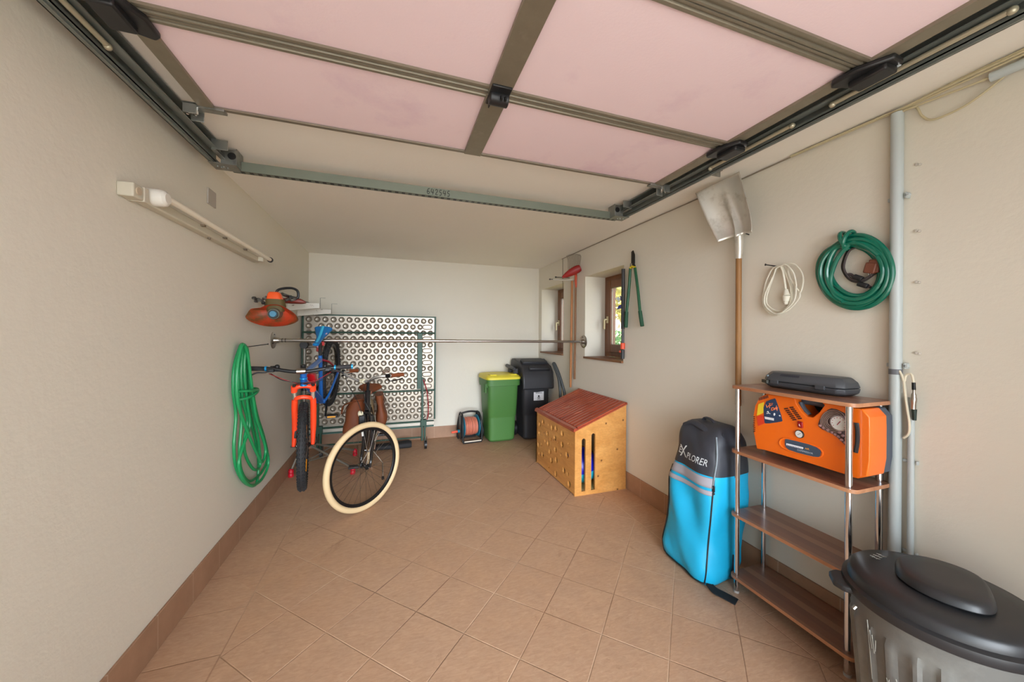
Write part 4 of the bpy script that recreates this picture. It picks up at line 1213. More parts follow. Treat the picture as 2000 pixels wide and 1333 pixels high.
for x in (-0.80, 0.355):
    lg = B().bb(x - 0.028, x - 0.004, TY - 0.06, TY - 0.02, 0.1, 0.88).bb(x + 0.004, x + 0.026, TY - 0.055, TY - 0.015, 0.1, 0.36)
    lg.bb(x - 0.034, x + 0.034, TY - 0.065, TY - 0.01, 0.28, 0.36)
    l_ = lg.done('leg', M_GRN, tt, bevel=0.003)
    wh = B().cyl((x + 0.012, TY - 0.055, 0.05), (x + 0.038, TY - 0.055, 0.05), 0.05, n=24)
    wh.bb(x + 0.008, x + 0.013, TY - 0.085, TY - 0.02, 0.04, 0.14).bb(x + 0.037, x + 0.042, TY - 0.085, TY - 0.02, 0.04, 0.14)
    wh.done('caster', M_BLACK, l_)
B().cyl((-0.80, TY + 0.0, 0.13), (0.35, TY + 0.0, 0.13), 0.010, n=12).done('cross_tube', M_GRN, tt)
B().tube([(0.345, TY - 0.06, 0.86), (0.385, TY - 0.07, 0.74), (0.405, TY - 0.07, 0.6), (0.41, TY - 0.07, 0.45), (0.395, TY - 0.065, 0.36)], 0.006, 8, 6).done('locking_lever', mat('red_lever', (150, 30, 40), 0.4), tt)
blk = B()
c0 = at(798, 872, 'z', 0.03)
rings = [rr_ring(c0 + Vector((-0.40, 0.0, 0.0)), 0.06, 0.028, 20, 3, Vector((0, 1, 0)), Vector((0, 0, 1))), rr_ring(c0 + Vector((-0.12, 0, 0.005)), 0.075, 0.034, 20, 3, Vector((0, 1, 0)), Vector((0, 0, 1))),
         rr_ring(c0 + Vector((0.02, 0, 0.01)), 0.075, 0.04, 20, 3, Vector((0, 1, 0)), Vector((0, 0, 1))), rr_ring(c0 + Vector((0.055, 0, 0.005)), 0.06, 0.032, 20, 3, Vector((0, 1, 0)), Vector((0, 0, 1)))]
blk.loft(rings)
tag(blk.done('rubber_block', M_RUBBER, bevel=0.004), 'low black rounded rubber block on the floor in front of the folded table', 'block')

# ------------------------------------------------------------------ hose reel
hr = thing('hose_reel', (1.0, 4.64, 0), 'small hose reel with salmon hose between blue discs beside the green bin', 'hose reel')
RM = Matrix.Translation((0.97, 4.68, 0)) @ Matrix.Rotation(math.radians(6), 4, 'Z') @ Matrix.Diagonal((0.95, 1, 0.95, 1))
M_TEAL = mat('teal_plastic', (16, 124, 152), 0.4)
b = B(RM)
for sx in (-0.135, 0.135):
    b.tube([(sx, -0.13, 0.02), (sx, -0.12, 0.25), (sx * 0.93, -0.06, 0.375), (sx * 0.92, 0.0, 0.392), (sx * 0.93, 0.06, 0.37), (sx, 0.12, 0.2), (sx, 0.14, 0.02)], 0.014, 8, 5)
    b.box((sx, 0, 0.2), (0.012, 0.1, 0.33))
b.tube([(-0.128, 0, 0.388), (-0.06, -0.01, 0.405), (0.0, -0.01, 0.41), (0.06, -0.01, 0.405), (0.128, 0, 0.388)], 0.014, 8, 5)
b.box((0, -0.13, 0.02), (0.27, 0.03, 0.035))
b.box((0, 0.13, 0.02), (0.27, 0.03, 0.035))
b.done('reel_frame', M_BLACK, hr, bevel=0.002)
for sx in (-0.105, 0.105):
    B(RM).lathe((sx, 0, 0.205), (1 if sx > 0 else -1, 0, 0), [(0.03, -0.002), (0.12, -0.006), (0.146, -0.004), (0.15, 0.004), (0.14, 0.009), (0.03, 0.012)], 40).done('side_disc', M_TEAL, hr)
hs = B(RM)
for k in range(13):
    hs.torus((-0.086 + k * 0.0143, 0, 0.205), (1, 0.02 * math.sin(k * 2), 0.02 * math.cos(k)), 0.108 + 0.010 * math.sin(k * 0.26 + 0.2) + 0.003 * (k % 2), 0.0078, 40, 8)
hs.done('wound_hose', mat('salmon_hose', (206, 122, 98), 0.45, 0, 0.08, 12), hr)
B(RM).cyl((-0.09, 0, 0.205), (0.09, 0, 0.205), 0.09, n=24).done('drum', mat('drum_grey', (90, 88, 84), 0.6), hr)
B(RM).box((0, -0.149, 0.03), (0.24, 0.008, 0.014)).done('chrome_strip', mat('pale_strip', (224, 214, 196), 0.35), hr)
B(RM).cyl((-0.15, -0.02, 0.15), (-0.18, -0.02, 0.15), 0.022, n=14).done('crank_knob', M_TEAL, hr)
B(RM).cyl((-0.18, -0.02, 0.148), (-0.265, -0.02, 0.142), 0.016, n=14).done('crank_handle', mat('coral_plastic', (232, 92, 66), 0.45), hr, bevel=0.003)
B(RM).tube([(0.14, 0.0, 0.2), (0.165, -0.02, 0.235), (0.175, -0.02, 0.21)], 0.006, 8, 4).done('hose_connector', M_BLACK, hr)

# ------------------------------------------------------------------ wheeled bins
def wheelie(prefix, label, cx_, cy_, wt, dt, wb_, db, ht, m, lidm, rotz, rimh, lidfn):
    t = thing(prefix, (cx_, cy_, 0), label, 'bin')
    M = Matrix.Translation((cx_, cy_, 0)) @ Matrix.Rotation(rotz, 4, 'Z')
    X, Y, Z = Vector((1, 0, 0)), Vector((0, 1, 0)), Vector((0, 0, 1))
    rings = []
    for u in (0.0, 0.03, 0.38, 0.4, 0.42, 0.93, 1.0):
        z = 0.012 + (ht - 0.012) * u
        k = min(u / 1.0, 1)
        s_ = 0.0 if u != 0.0 else -0.02
        st_ = 0.008 if u > 0.41 else 0.0
        rings.append(rr_ring((0, 0, z), (wb_ + (wt - wb_) * k) / 2 + s_ + st_, (db + (dt - db) * k) / 2 + s_ + st_, 40, 7))
    body = B(M).loft(rings).done('body', m, t, ang=35)
    rb = B(M).loft([rr_ring((0, 0, ht - rimh), wt / 2 + 0.012, dt / 2 + 0.012, 40, 7), rr_ring((0, 0, ht - rimh + 0.004), wt / 2 + 0.026, dt / 2 + 0.026, 40, 7), rr_ring((0, 0, ht), wt / 2 + 0.028, dt / 2 + 0.028, 40, 7)])
    rb.done('rim', m, t)
    for sx in (-1, 1):
        B(M).cyl((sx * (wb_ / 2 + 0.005), db / 2 + 0.0, 0.1), (sx * (wb_ / 2 + 0.055), db / 2 + 0.0, 0.1), 0.1, n=32).done('wheel', M_BLACK, t, bevel=0.01)
    B(M).cyl((-wb_ / 2 - 0.02, db / 2, 0.1), (wb_ / 2 + 0.02, db / 2, 0.1), 0.01, n=10).done('axle', M_WIREBLK, t)
    B(M).cyl((-wt / 2 + 0.05, dt / 2 + 0.07, ht + 0.0), (wt / 2 - 0.05, dt / 2 + 0.07, ht + 0.0), 0.014, n=12).box((-wt / 2 + 0.07, dt / 2 + 0.035, ht - 0.01), (0.03, 0.09, 0.04)).box((wt / 2 - 0.07, dt / 2 + 0.035, ht - 0.01), (0.03, 0.09, 0.04)).done('rear_handle', m, t)
    return t, M
M_GBIN = mat('bin_green', (72, 120, 58), 0.5, 0, 0.1, 3.0, 0.05, 30)
M_YLID = mat('lid_yellow', (226, 210, 62), 0.45)
t, M = wheelie('wheeled_bin', 'green wheeled bin with a yellow lid', 1.36, 4.62, 0.42, 0.42, 0.36, 0.32, 0.835, M_GBIN, M_YLID, math.radians(2), 0.085, None)
lid = B(M).loft([rr_ring((0, 0.0, 0.835), 0.242, 0.245, 40, 7), rr_ring((0, 0.0, 0.862), 0.242, 0.245, 40, 7), rr_ring((0, 0.01, 0.885), 0.225, 0.225, 40, 6), rr_ring((0, 0.02, 0.895), 0.16, 0.17, 40, 5)])
l_ = lid.done('lid', M_YLID, t, ang=50)
for sx in (-1, 1):
    B(M).box((sx * 0.14, -0.14, 0.893), (0.09, 0.12, 0.016)).done('lid_ridge', M_YLID, l_, bevel=0.006)
B(M).box((-0.225, -0.02, 0.76), (0.015, 0.36, 0.06)).done('side_grip', M_GBIN, t, bevel=0.004)
for dy in (-0.17, -0.09):
    B(M).box((-0.236, dy, 0.72), (0.016, 0.02, 0.12)).done('grip_rib', M_GBIN, t, bevel=0.004)

M_KBIN = mat('bin_black', (44, 44, 48), 0.45, 0, 0.1, 3.0)
t, M = wheelie('wheeled_bin', 'black wheeled bin with a white sticker in the corner', 1.822, 4.60, 0.39, 0.42, 0.33, 0.32, 0.86, M_KBIN, M_KBIN, math.radians(0), 0.05, None)
# tall hooded lid with an overhanging front skirt
lid = B(M)
prof = [(-0.29, 0.70), (-0.285, 0.82), (-0.265, 0.93), (-0.2, 1.0), (-0.05, 1.055), (0.12, 1.085), (0.22, 1.08), (0.25, 1.03), (0.25, 0.9), (0.2, 0.86), (-0.24, 0.86), (-0.25, 0.70)]
lid.prism([Vector((-0.225, y, z)) for y, z in prof], (0.44, 0, 0))
l_ = lid.done('lid', M_KBIN, t, bevel=0.02, seg=3)
B(M).box((0, -0.09, 1.05), (0.36, 0.12, 0.05), Matrix.Rotation(0.3, 3, 'X')).done('lid_ridge', M_KBIN, l_, bevel=0.012)
B(M).box((0.02, -0.245, 0.97), (0.3, 0.06, 0.06), Matrix.Rotation(0.7, 3, 'X')).done('lid_grip', M_KBIN, l_, bevel=0.015)
B(M).cyl((-0.3, -0.15, 0.96), (-0.3, 0.18, 0.985), 0.024, n=14).box((-0.27, -0.1, 0.93), (0.06, 0.05, 0.07)).box((-0.27, 0.1, 0.93), (0.06, 0.05, 0.07)).done('hinge_bar', M_KBIN, t, bevel=0.006)
st = B(M).box((0.03, -0.2035, 0.612), (0.145, 0.004, 0.145)).done('sticker', mat('sticker_white', (222, 222, 226), 0.6), t)
s2 = B(M)
for k in range(6):
    s2.box((-0.012 + k * 0.0155 + 0.004, -0.2062, 0.639), (0.011, 0.001, 0.009))
s2.ball((0.03, -0.2055, 0.597), 0.013, 12, 8, (1, 0.1, 1)).box((0.03, -0.2062, 0.579), (0.042, 0.001, 0.008)).box((0.03, -0.2062, 0.567), (0.034, 0.001, 0.006)).box((0.03, -0.2062, 0.552), (0.05, 0.001, 0.005))
s2.done('sticker_print', mat('print_black', (40, 40, 44), 0.6), st)

# ------------------------------------------------------------------ wooden box with holes
bx = thing('wooden_box', (1.78, 3.22, 0), 'wooden box with sloping red slatted roof, round holes and two slots', 'box')
M_PINE = make_wood('honey_pine', (200, 136, 66), (228, 168, 96), (1, 0.35, 1.8), 5.0, 0.45, knots=True, coat=0.25)
M_PINEL = make_wood('pale_pine_edge', (216, 168, 100), (232, 190, 126), (1, 0.3, 0.3), 5.0, 0.5)
BX0, BX1, BY0, BY1 = 1.515, 2.045, 2.79, 3.66
def roofz(x): return 0.572 + (x - BX0) / (BX1 - BX0) * 0.205
def holed_panel(name, polyUV, holes, toP, thick, m, parent):
    """flat panel with real holes: boolean-free, built from a filled 2D outline"""
    bm = bmesh.new()
    edges = []
    def loop(pts):
        vs = [bm.verts.new(toP(*p)) for p in pts]
        for i in range(len(vs)):
            edges.append(bm.edges.new((vs[i], vs[(i + 1) % len(vs)])))
    loop(polyUV)
    for h in holes:
        loop(h)
    bmesh.ops.triangle_fill(bm, use_beauty=True, use_dissolve=False, edges=edges)
    r = bmesh.ops.extrude_face_region(bm, geom=bm.faces[:])
    vv = [g for g in r['geom'] if isinstance(g, bmesh.types.BMVert)]
    bmesh.ops.translate(bm, verts=vv, vec=thick)
    bmesh.ops.recalc_face_normals(bm, faces=bm.faces)
    me = bpy.data.meshes.new(name)
    bm.to_mesh(me)
    bm.free()
    me.materials.append(m)
    o = bpy.data.objects.new(name, me)
    col.objects.link(o)
    o.parent = parent
    o.matrix_parent_inverse = WORLD[parent.name].inverted()
    WORLD[o.name] = Matrix()
    return o
def circ(u, v, r, n=14):
    return [(u + r * math.cos(2 * math.pi * k / n), v + r * math.sin(2 * math.pi * k / n)) for k in range(n)]
# front (x = BX0) holes from the sight lines on that plane
hp_ = [(863, 718, 20), (888, 702, 16), (956, 742, 19), (986, 747, 22), (1032, 785, 22), (862, 785, 17), (922, 785, 17), (978, 818, 20), (946, 828, 12), (928, 860, 18), (857, 870, 17), (878, 868, 10),
       (1032, 865, 28), (983, 905, 24), (942, 920, 17), (888, 945, 26), (1070, 944, 20), (1024, 945, 9), (990, 982, 22), (954, 985, 20), (863, 935, 10), (1047, 1058, 26), (988, 1085, 24), (965, 1085, 14), (1078, 1085, 12), (935, 1035, 9), (1088, 1160, 24), (1000, 850, 8), (905, 840, 9), (930, 722, 9), (1080, 860, 8)]
hl_ = []
for X_, Y_, r_ in hp_:
    p = at(830 + X_ / 3.808, 640 + Y_ / 3.808, 'x', BX0)
    rad = r_ / 3.808 / FPX * ((p.y) * 0.95 + 0.48)
    rad = min(max(rad * 1.3, 0.01), 0.03)
    if BY0 + 0.03 < p.y < BY1 - 0.03 and 0.04 < p.z < roofz(BX0) - 0.03:
        if all((p.y - q[0]) ** 2 + (p.z - q[1]) ** 2 > (rad + q[2] + 0.006) ** 2 for q in hl_):
            hl_.append((p.y, p.z, rad))
holed_panel('front_panel', [(BY0, 0.012), (BY1, 0.012), (BY1, roofz(BX0)), (BY0, roofz(BX0))], [circ(a, c_, r_) for a, c_, r_ in hl_], lambda u, v: (BX0, u, v), Vector((0.02, 0, 0)), M_PINE, bx)
def slot(x, z0, z1, w):
    pts = [(x - w / 2, z0), (x + w / 2, z0), (x + w / 2, z1)]
    for k in range(1, 7):
        a = math.pi * k / 7
        pts.append((x + w / 2 * math.cos(a), z1 + w / 2 * math.sin(a)))
    pts.append((x - w / 2, z1))
    return pts
sA = at(830 + 1187 / 3.808, 640 + 1210 / 3.808, 'y', BY0)
sA2 = at(830 + 1184 / 3.808, 640 + 832 / 3.808, 'y', BY0)
sB = at(830 + 1258 / 3.808, 640 + 1205 / 3.808, 'y', BY0)
sB2 = at(830 + 1255 / 3.808, 640 + 792 / 3.808, 'y', BY0)
holed_panel('side_panel', [(BX0, 0.0), (BX1, 0.0), (BX1, roofz(BX1)), (BX0, roofz(BX0))], [slot((sA.x + sA2.x) / 2, 0.035, sA2.z, 0.04), slot((sB.x + sB2.x) / 2, 0.035, sB2.z, 0.04)], lambda u, v: (u, BY0 - 0.02, v), Vector((0, 0.02, 0)), M_PINE, bx)
B().prism([Vector((BX0, BY1, 0.0)), Vector((BX1, BY1, 0.0)), Vector((BX1, BY1, roofz(BX1))), Vector((BX0, BY1, roofz(BX0)))], (0, -0.02, 0)).done('side_panel', M_PINE, bx)
B().bb(BX0 + 0.02, BX1, BY0, BY1 - 0.02, 0.015, 0.035).done('bottom_board', M_PINEL, bx)
M_ROOF = make_wood('red_stained_slats', (150, 58, 38), (184, 88, 58), (0.15, 1, 1), 8.0, 0.35, coat=0.4)
rt = B()
sl = 0.205 / 0.53
ns = 13
L0, L1 = BX0 - 0.018, BX1 + 0.004
def rp(x, y, dz): return Vector((x, y, roofz(x) + 0.004 + dz))
rt.loft([[rp(L0, BY0 - 0.03, 0), rp(L1, BY0 - 0.03, 0), rp(L1, BY0 - 0.03, 0.012), rp(L0, BY0 - 0.03, 0.012)], [rp(L0, BY1 + 0.008, 0), rp(L1, BY1 + 0.008, 0), rp(L1, BY1 + 0.008, 0.012), rp(L0, BY1 + 0.008, 0.012)]])
def slat(xa, xb, ya, yb_, h=0.019):
    rt.loft([[rp(xa, ya, 0.011), rp(xb, ya, 0.011), rp(xb, ya, h), rp(xa, ya, h)], [rp(xa, yb_, 0.011), rp(xb, yb_, 0.011), rp(xb, yb_, h), rp(xa, yb_, h)]])
ns = 17
for k in range(ns):
    ya = BY0 - 0.022 + k * (BY1 - BY0 + 0.024) / ns
    slat(L0 + 0.04, L1 - 0.02, ya, ya + (BY1 - BY0 + 0.024) / ns * 0.55, 0.026)
slat(L0 + 0.003, L0 + 0.03, BY0 - 0.029, BY1 + 0.007, 0.026)
slat(L1 - 0.014, L1 - 0.001, BY0 - 0.029, BY1 + 0.007)
rt.done('slatted_roof', M_ROOF, bx)
bl_ = B().ball((1.69, 2.97, 0.195), 0.16, 32, 20)
nb_ = NT('two_tone_ball')
sp_b = nb_.n('ShaderNodeSeparateXYZ')
nb_.l(nb_.pos(), sp_b.inputs[0])
nb_.color(nb_.mix(nb_.maprange(nb_.math('ADD', sp_b.outputs[2], nb_.math('MULTIPLY', sp_b.outputs[0], -0.3)), -0.332, -0.328), lin((40, 176, 206)), lin((16, 30, 180))))
nb_.p.inputs['Roughness'].default_value = 0.35
tag(bl_.done('play_ball', nb_.m), 'blue and turquoise ball seen inside the wooden box through its slots', 'ball')
sc_bits = B()
for k in range(3):
    p = at(*((1112, 795), (1150, 805), (1118, 788))[k], 'z', 0.7)
tw = B().tube([(1.66, 3.3, roofz(1.66) + 0.035), (1.70, 3.27, roofz(1.7) + 0.033), (1.74, 3.3, roofz(1.74) + 0.032)], 0.004, 6, 4).tube([(1.66, 3.05, roofz(1.66) + 0.032), (1.73, 3.03, roofz(1.73) + 0.031)], 0.004, 6, 0)
tag(tw.done('twig', mat('pale_brown_twig', (176, 110, 86), 0.7)), 'thin pale twigs lying on the red slatted roof of the wooden box', 'twig')

# black tubular handle rising behind the box
hk = thing('hand_truck', (1.95, 3.92, 0), 'black curved tubular handle of a hand truck behind the wooden box', 'hand truck')
B().tube([(1.90, 3.86, 0.0), (1.92, 3.88, 0.55), (1.925, 3.93, 0.85), (1.9, 4.02, 1.03), (1.9, 4.05, 1.055), (1.915, 4.03, 1.05), (1.96, 3.95, 0.86), (1.99, 3.88, 0.6), (2.0, 3.84, 0.0)], 0.017, 12, 6).done('tube_handle', mat('dark_grey_tube', (58, 62, 64), 0.45), hk)
B().bb(1.86, 2.03, 3.72, 3.86, 0.0, 0.012).done('toe_plate', M_WIREBLK, hk)
# ------------------------------------------------------------------ part three follows
# ------------------------------------------------------------------ tools on the right wall between the windows
M_ASH = mat('orange_brown_ash', (176, 116, 68), 0.55, 0, 0.1, 6)
rk_ = thing('leaf_rake', (XR - 0.05, 3.72, 1.5), 'leaf rake with wire tines and a red head hanging by the ceiling cable', 'rake')
rx, ry = XR - 0.10, 3.70
hd_ = B()
hp3 = [Vector((rx - 0.13, ry - 0.02, 2.085)), Vector((rx - 0.05, ry - 0.01, 2.13)), Vector((rx + 0.02, ry - 0.02, 2.17)), Vector((rx + 0.08, ry - 0.04, 2.2))]
rings = []
for i, (p, w_, h_) in enumerate(zip(catmull(hp3, 3), [0.006, 0.014, 0.02, 0.026, 0.03, 0.034, 0.034, 0.036, 0.036, 0.034], [0.012, 0.02, 0.03, 0.036, 0.042, 0.045, 0.047, 0.048, 0.046, 0.04])):
    rings.append(rr_ring(p, w_, h_, 16, 2.6, Vector((0, 1, 0)), Vector((-0.4, 0, 0.9)).normalized()))
hd_.loft(rings)
hd_.done('rake_head', mat('rake_red', (146, 24, 20), 0.4), rk_)
tn = B()
for k in range(17):
    u = k / 16
    b0 = hp3[1].lerp(hp3[3], u) + Vector((0, 0, 0.02))
    a = (u - 0.55)
    e = Vector((rx - 0.07 + 0.16 * u, ry - 0.02 - 0.03 * u, 2.30 + 0.06 * u * (1.3 - u) + 0.02))
    tn.tube([b0, (b0 + e) / 2 + Vector((0.0, -0.01, 0.02)), e, e + Vector((-0.02, -0.02, 0.012))], 0.0022, 5, 4)
tn.done('tines', mat('tine_wire', (134, 120, 108), 0.45, 0.7), rk_)
B().cyl((rx + 0.055, ry + 0.0, 2.15), (XR - 0.035, 3.73, 0.9), 0.0125, n=14).done('handle', mat('dark_ash', (132, 92, 60), 0.55, 0, 0.1, 6), rk_)
B().cyl((rx + 0.055, ry + 0.0, 2.155), (rx + 0.058, ry + 0.003, 1.98), 0.016, 0.013, n=14).done('ferrule', mat('ferrule_orange', (190, 70, 30), 0.45), rk_)
pole = B().cyl((XR - 0.045, 3.79, 2.07), (XR - 0.035, 3.83, 0.79), 0.0135, n=14)
tag(pole.done('broom_handle', M_ASH), 'plain orange-brown wooden broom handle hanging left of the rake handle', 'handle')
hk_ = thing('hook_rack', (XR, 3.80, 2.09), 'white wall hook with two screws sticking out beneath the rake head', 'hook')
B().cyl((XR, 3.78, 2.085), (XR - 0.02, 3.78, 2.085), 0.034, n=20).tube([(XR - 0.01, 3.78, 2.085), (XR - 0.1, 3.85, 2.085), (XR - 0.22, 3.95, 2.10)], 0.009, 8, 4).done('hook_arm', mat('off_white_metal', (206, 200, 186), 0.5), hk_)
for dz, e in ((0.01, (XR - 0.25, 3.98, 2.105)), (0.03, (XR - 0.2, 3.92, 2.125))):
    B().cyl((XR - 0.06, 3.82, 2.08 + dz), e, 0.005, n=8).ball(e, 0.011, 8, 6).done('screw', mat('dark_screw', (84, 80, 76), 0.5, 0.5), hk_)

# loppers with green handles, right of the near window
lp = thing('lopper', (XR - 0.03, 2.66, 1.85), 'green handled lopper with yellow collars right of the near window', 'lopper')
LXP = XR - 0.03
def lw(px_, py_): return at(px_, py_, 'x', LXP)
b = B()
b.prism([lw(1232, 489), lw(1235, 486), lw(1238, 494), lw(1238.5, 510), lw(1237, 518), lw(1232, 516)], (-0.008, 0, 0))
b.prism([lw(1231.5, 512), lw(1237, 510), lw(1240, 517), lw(1238, 521), lw(1231, 520)], (-0.016, 0, 0))
b.done('blades', mat('blackened_steel', (38, 36, 36), 0.4, 0.5), lp, bevel=0.001)
B().cyl(lw(1234.5, 514) , lw(1234.5, 514) - Vector((0.02, 0, 0)), 0.011, n=12).done('pivot_bolt', M_BRUSH, lp)
for pts, hb2 in ((((1235, 517), (1231, 521), (1229, 560), (1225, 606)), ((1225, 606), (1224, 637))), (((1235, 517), (1240, 520), (1246, 560), (1251, 604)), ((1251, 604), (1256, 634)))):
    B().tube([lw(*pts[0]) - Vector((0.008, 0, 0)), lw(*pts[1]) - Vector((0.01, 0, 0))], 0.012, 10, 0).done('collar', mat('yellow_plastic', (226, 202, 24), 0.4), lp)
    B().tube([lw(*p) - Vector((0.01, 0, 0)) for p in pts[1:]], 0.0125, 12, 3).done('handle', mat('lopper_green', (24, 84, 54), 0.4), lp)
    B().tube([lw(*p) - Vector((0.01, 0, 0)) for p in hb2], 0.0165, 12, 0).done('grip', mat('lopper_grip', (26, 74, 50), 0.6), lp, bevel=0.003)
tl = thing('telescopic_tool', (XR - 0.03, 2.83, 1.6), 'black telescopic garden tool with a coral red joint beside the near window', 'garden tool')
def tp(py_, off=0.0): return Vector((XR - 0.03, 2.815 + off, at(1220, py_, 'x', XR).z))
B().cyl(tp(523), tp(640), 0.0165, n=14).done('upper_tube', mat('tool_black', (46, 46, 48), 0.45), tl, bevel=0.002)
B().cyl(tp(640), tp(667), 0.0125, n=14).done('lower_tube', mat('tool_grey', (70, 70, 74), 0.4), tl)
B().cyl(tp(667), tp(679), 0.021, n=14).box(tp(684, 0.015), (0.03, 0.04, 0.022)).done('joint', mat('coral_joint', (226, 84, 52), 0.45), tl, bevel=0.003)
B().cyl(tp(680), tp(698), 0.0165, n=14).done('tip', mat('tool_black', (46, 46, 48), 0.45), tl, bevel=0.003)

# blue rhombus sticker on the near pane
bs = B()
XG = XR + 0.277
def gp(X_, Y_): return at(1030 + X_ / 5.127, 460 + Y_ / 5.127, 'x', XG)
for poly in ([(922, 582), (950, 615), (955, 662), (926, 630)], [(952, 672), (938, 716), (892, 726), (912, 686)], [(958, 668), (985, 640), (1000, 600), (968, 625)], [(958, 678), (1000, 690), (985, 730), (955, 712)]):
    bs.prism([gp(*p) for p in poly], (-0.001, 0, 0))
tag(bs.done('window_sticker', mat('sticker_blue', (30, 48, 190), 0.4)), 'blue sticker of pointed rhombus petals on the near window pane', 'sticker')

# ------------------------------------------------------------------ snow shovel
sv = thing('snow_shovel', (XR - 0.04, 1.64, 1.5), 'aluminium snow shovel with a wooden shaft hanging blade up on the right wall', 'shovel')
M_ALU = mat('dull_aluminium', (216, 212, 202), 0.36, 0.6, 0.08, 10, dirt=(170, 162, 146), dscale=10)
M_SHAFT = make_wood('shaft_wood', (134, 92, 48), (172, 126, 76), (1, 1, 0.1), 14, 0.55)
B().cyl((XR - 0.045, 1.632, 1.945), (XR - 0.03, 1.64, 0.99), 0.0165, n=16).done('shaft', M_SHAFT, sv)
# blade: grid surface, scooped, with a raised spine
def bladept(u, v):
    # u -1..1 across (left is +y), v 0..1 from socket to blade edge
    L = [at(1404, 458, 'x', XR - 0.09), at(1362, 368, 'x', XR - 0.20)]
    # bottom-left, top-left, top-right, bottom-right corners in the room
    bl = Vector((XR - 0.06, 1.725, 2.045)); br = Vector((XR - 0.04, 1.475, 2.05))
    tl_ = Vector((XR - 0.20, 1.795, 2.352)); tr_ = Vector((XR - 0.125, 1.55, 2.398))
    t = (u + 1) / 2
    p = (bl * (1 - t) + br * t) * (1 - v) + (tl_ * (1 - t) + tr_ * t) * v
    n = (br - bl).cross(tl_ - bl).normalized()
    if n.x > 0: n = -n
    side = (abs(u) ** 2.5) * 0.085 * (1 - 0.7 * v)
    foot = 0.035 * (1 - v) ** 6
    spine = 0.04 * math.exp(-(u / 0.12) ** 2) * max(0, 1 - v * 1.3)
    return p + n * (side + foot + spine)
NU, NV = 28, 24
vs, fs = [], []
for j in range(NV + 1):
    for i in range(NU + 1):
        u, v = -1 + 2 * i / NU, j / NV
        # rounded lower corners
        w_ = 1 - 0.16 * (1 - v) ** 4
        vs.append(bladept(u * w_, v))
for j in range(NV):
    for i in range(NU):
        a = j * (NU + 1) + i
        fs.append((a, a + 1, a + NU + 2, a + NU + 1))
bd = B().add(vs, fs).done('blade', M_ALU, sv, ang=60)
md = bd.modifiers.new('thick', 'SOLIDIFY')
md.thickness = 0.003
sb = B().tube([(XR - 0.045, 1.632, 1.90), (XR - 0.047, 1.628, 1.98), (XR - 0.062, 1.62, 2.05), (XR - 0.075, 1.617, 2.09), (XR - 0.105, 1.63, 2.17)], 0.02, 14, 6, radii=[0.021, 0.023, 0.026, 0.02, 0.004])
sb.done('socket', M_ALU, sv)
B().tube([(XR, 1.60, 2.045), (XR - 0.05, 1.605, 2.052), (XR - 0.075, 1.64, 2.05), (XR - 0.05, 1.66, 2.045), (XR - 0.01, 1.66, 2.04)], 0.003, 6, 4).done('hanging_wire', M_WIREBLK, sv)

# ------------------------------------------------------------------ cable coils on the right wall
def coilw(px_, py_, off): return at(px_, py_, 'x', XR - off)
wc = thing('white_cord', (XR, 1.4, 1.68), 'white extension cord coiled on a nail on the right wall', 'extension cord')
M_WCORD = mat('white_cord_pvc', (222, 218, 202), 0.4)
def z7(X_, Y_, off): return coilw(1460 + X_ / 8.886, 480 + Y_ / 8.886, off)
cb = B()
lp_ = [
    [(545, 300), (470, 330), (400, 450), (330, 650), (260, 830), (262, 960), (350, 1090), (480, 1140), (620, 1090), (740, 960), (770, 800), (745, 600), (640, 400), (575, 290)],
    [(560, 300), (490, 310), (430, 480), (360, 680), (320, 830), (330, 950), (430, 1040), (560, 1070), (680, 1000), (740, 880), (740, 700), (690, 520), (620, 360), (590, 290)],
    [(540, 290), (450, 310), (380, 400), (310, 560), (265, 780), (255, 930), (320, 1050), (450, 1110), (570, 1110), (720, 1030), (880, 850), (890, 740), (820, 640), (730, 500), (690, 380), (660, 270)],
    [(570, 280), (480, 330), (440, 440), (350, 640), (290, 800), (290, 960), (400, 1080), (520, 1120), (660, 1040), (800, 880), (830, 640), (790, 430), (700, 300), (620, 260)],
]
for i, l_ in enumerate(lp_):
    cb.tube([z7(x, y, 0.012 + 0.008 * i) for x, y in l_], 0.0042, 8, 5, closed=True)
cb.tube([z7(x, y, 0.03) for x, y in [(540, 290), (650, 250), (780, 250), (890, 340), (950, 480), (940, 640), (905, 745)]], 0.0042, 8, 6)
cb.tube([z7(x, y, 0.03) for x, y in [(560, 290), (600, 400), (630, 560), (650, 690)]], 0.0055, 8, 6)
cb.done('cord', M_WCORD, wc)
pa_, pb_ = z7(655, 690, 0.032), z7(665, 800, 0.034)
B().cyl(pa_, pb_, 0.009, 0.017, 14).cyl(pb_, z7(655, 900, 0.034), 0.019, 0.014, 14).cyl(z7(655, 900, 0.034), z7(660, 955, 0.034), 0.012, 0.008, 10).done('plug', M_WCORD, wc, bevel=0.002)
na = z7(555, 300, 0.0)
nb = na + Vector((-0.075, 0.03, 0.012))
tag(B().cyl(na, nb, 0.003, n=8).cyl(nb, nb + Vector((-0.002, 0.001, 0)), 0.0065, n=10).done('nail', M_WIREBLK), 'dark nail sticking out of the right wall above the white cord', 'nail')

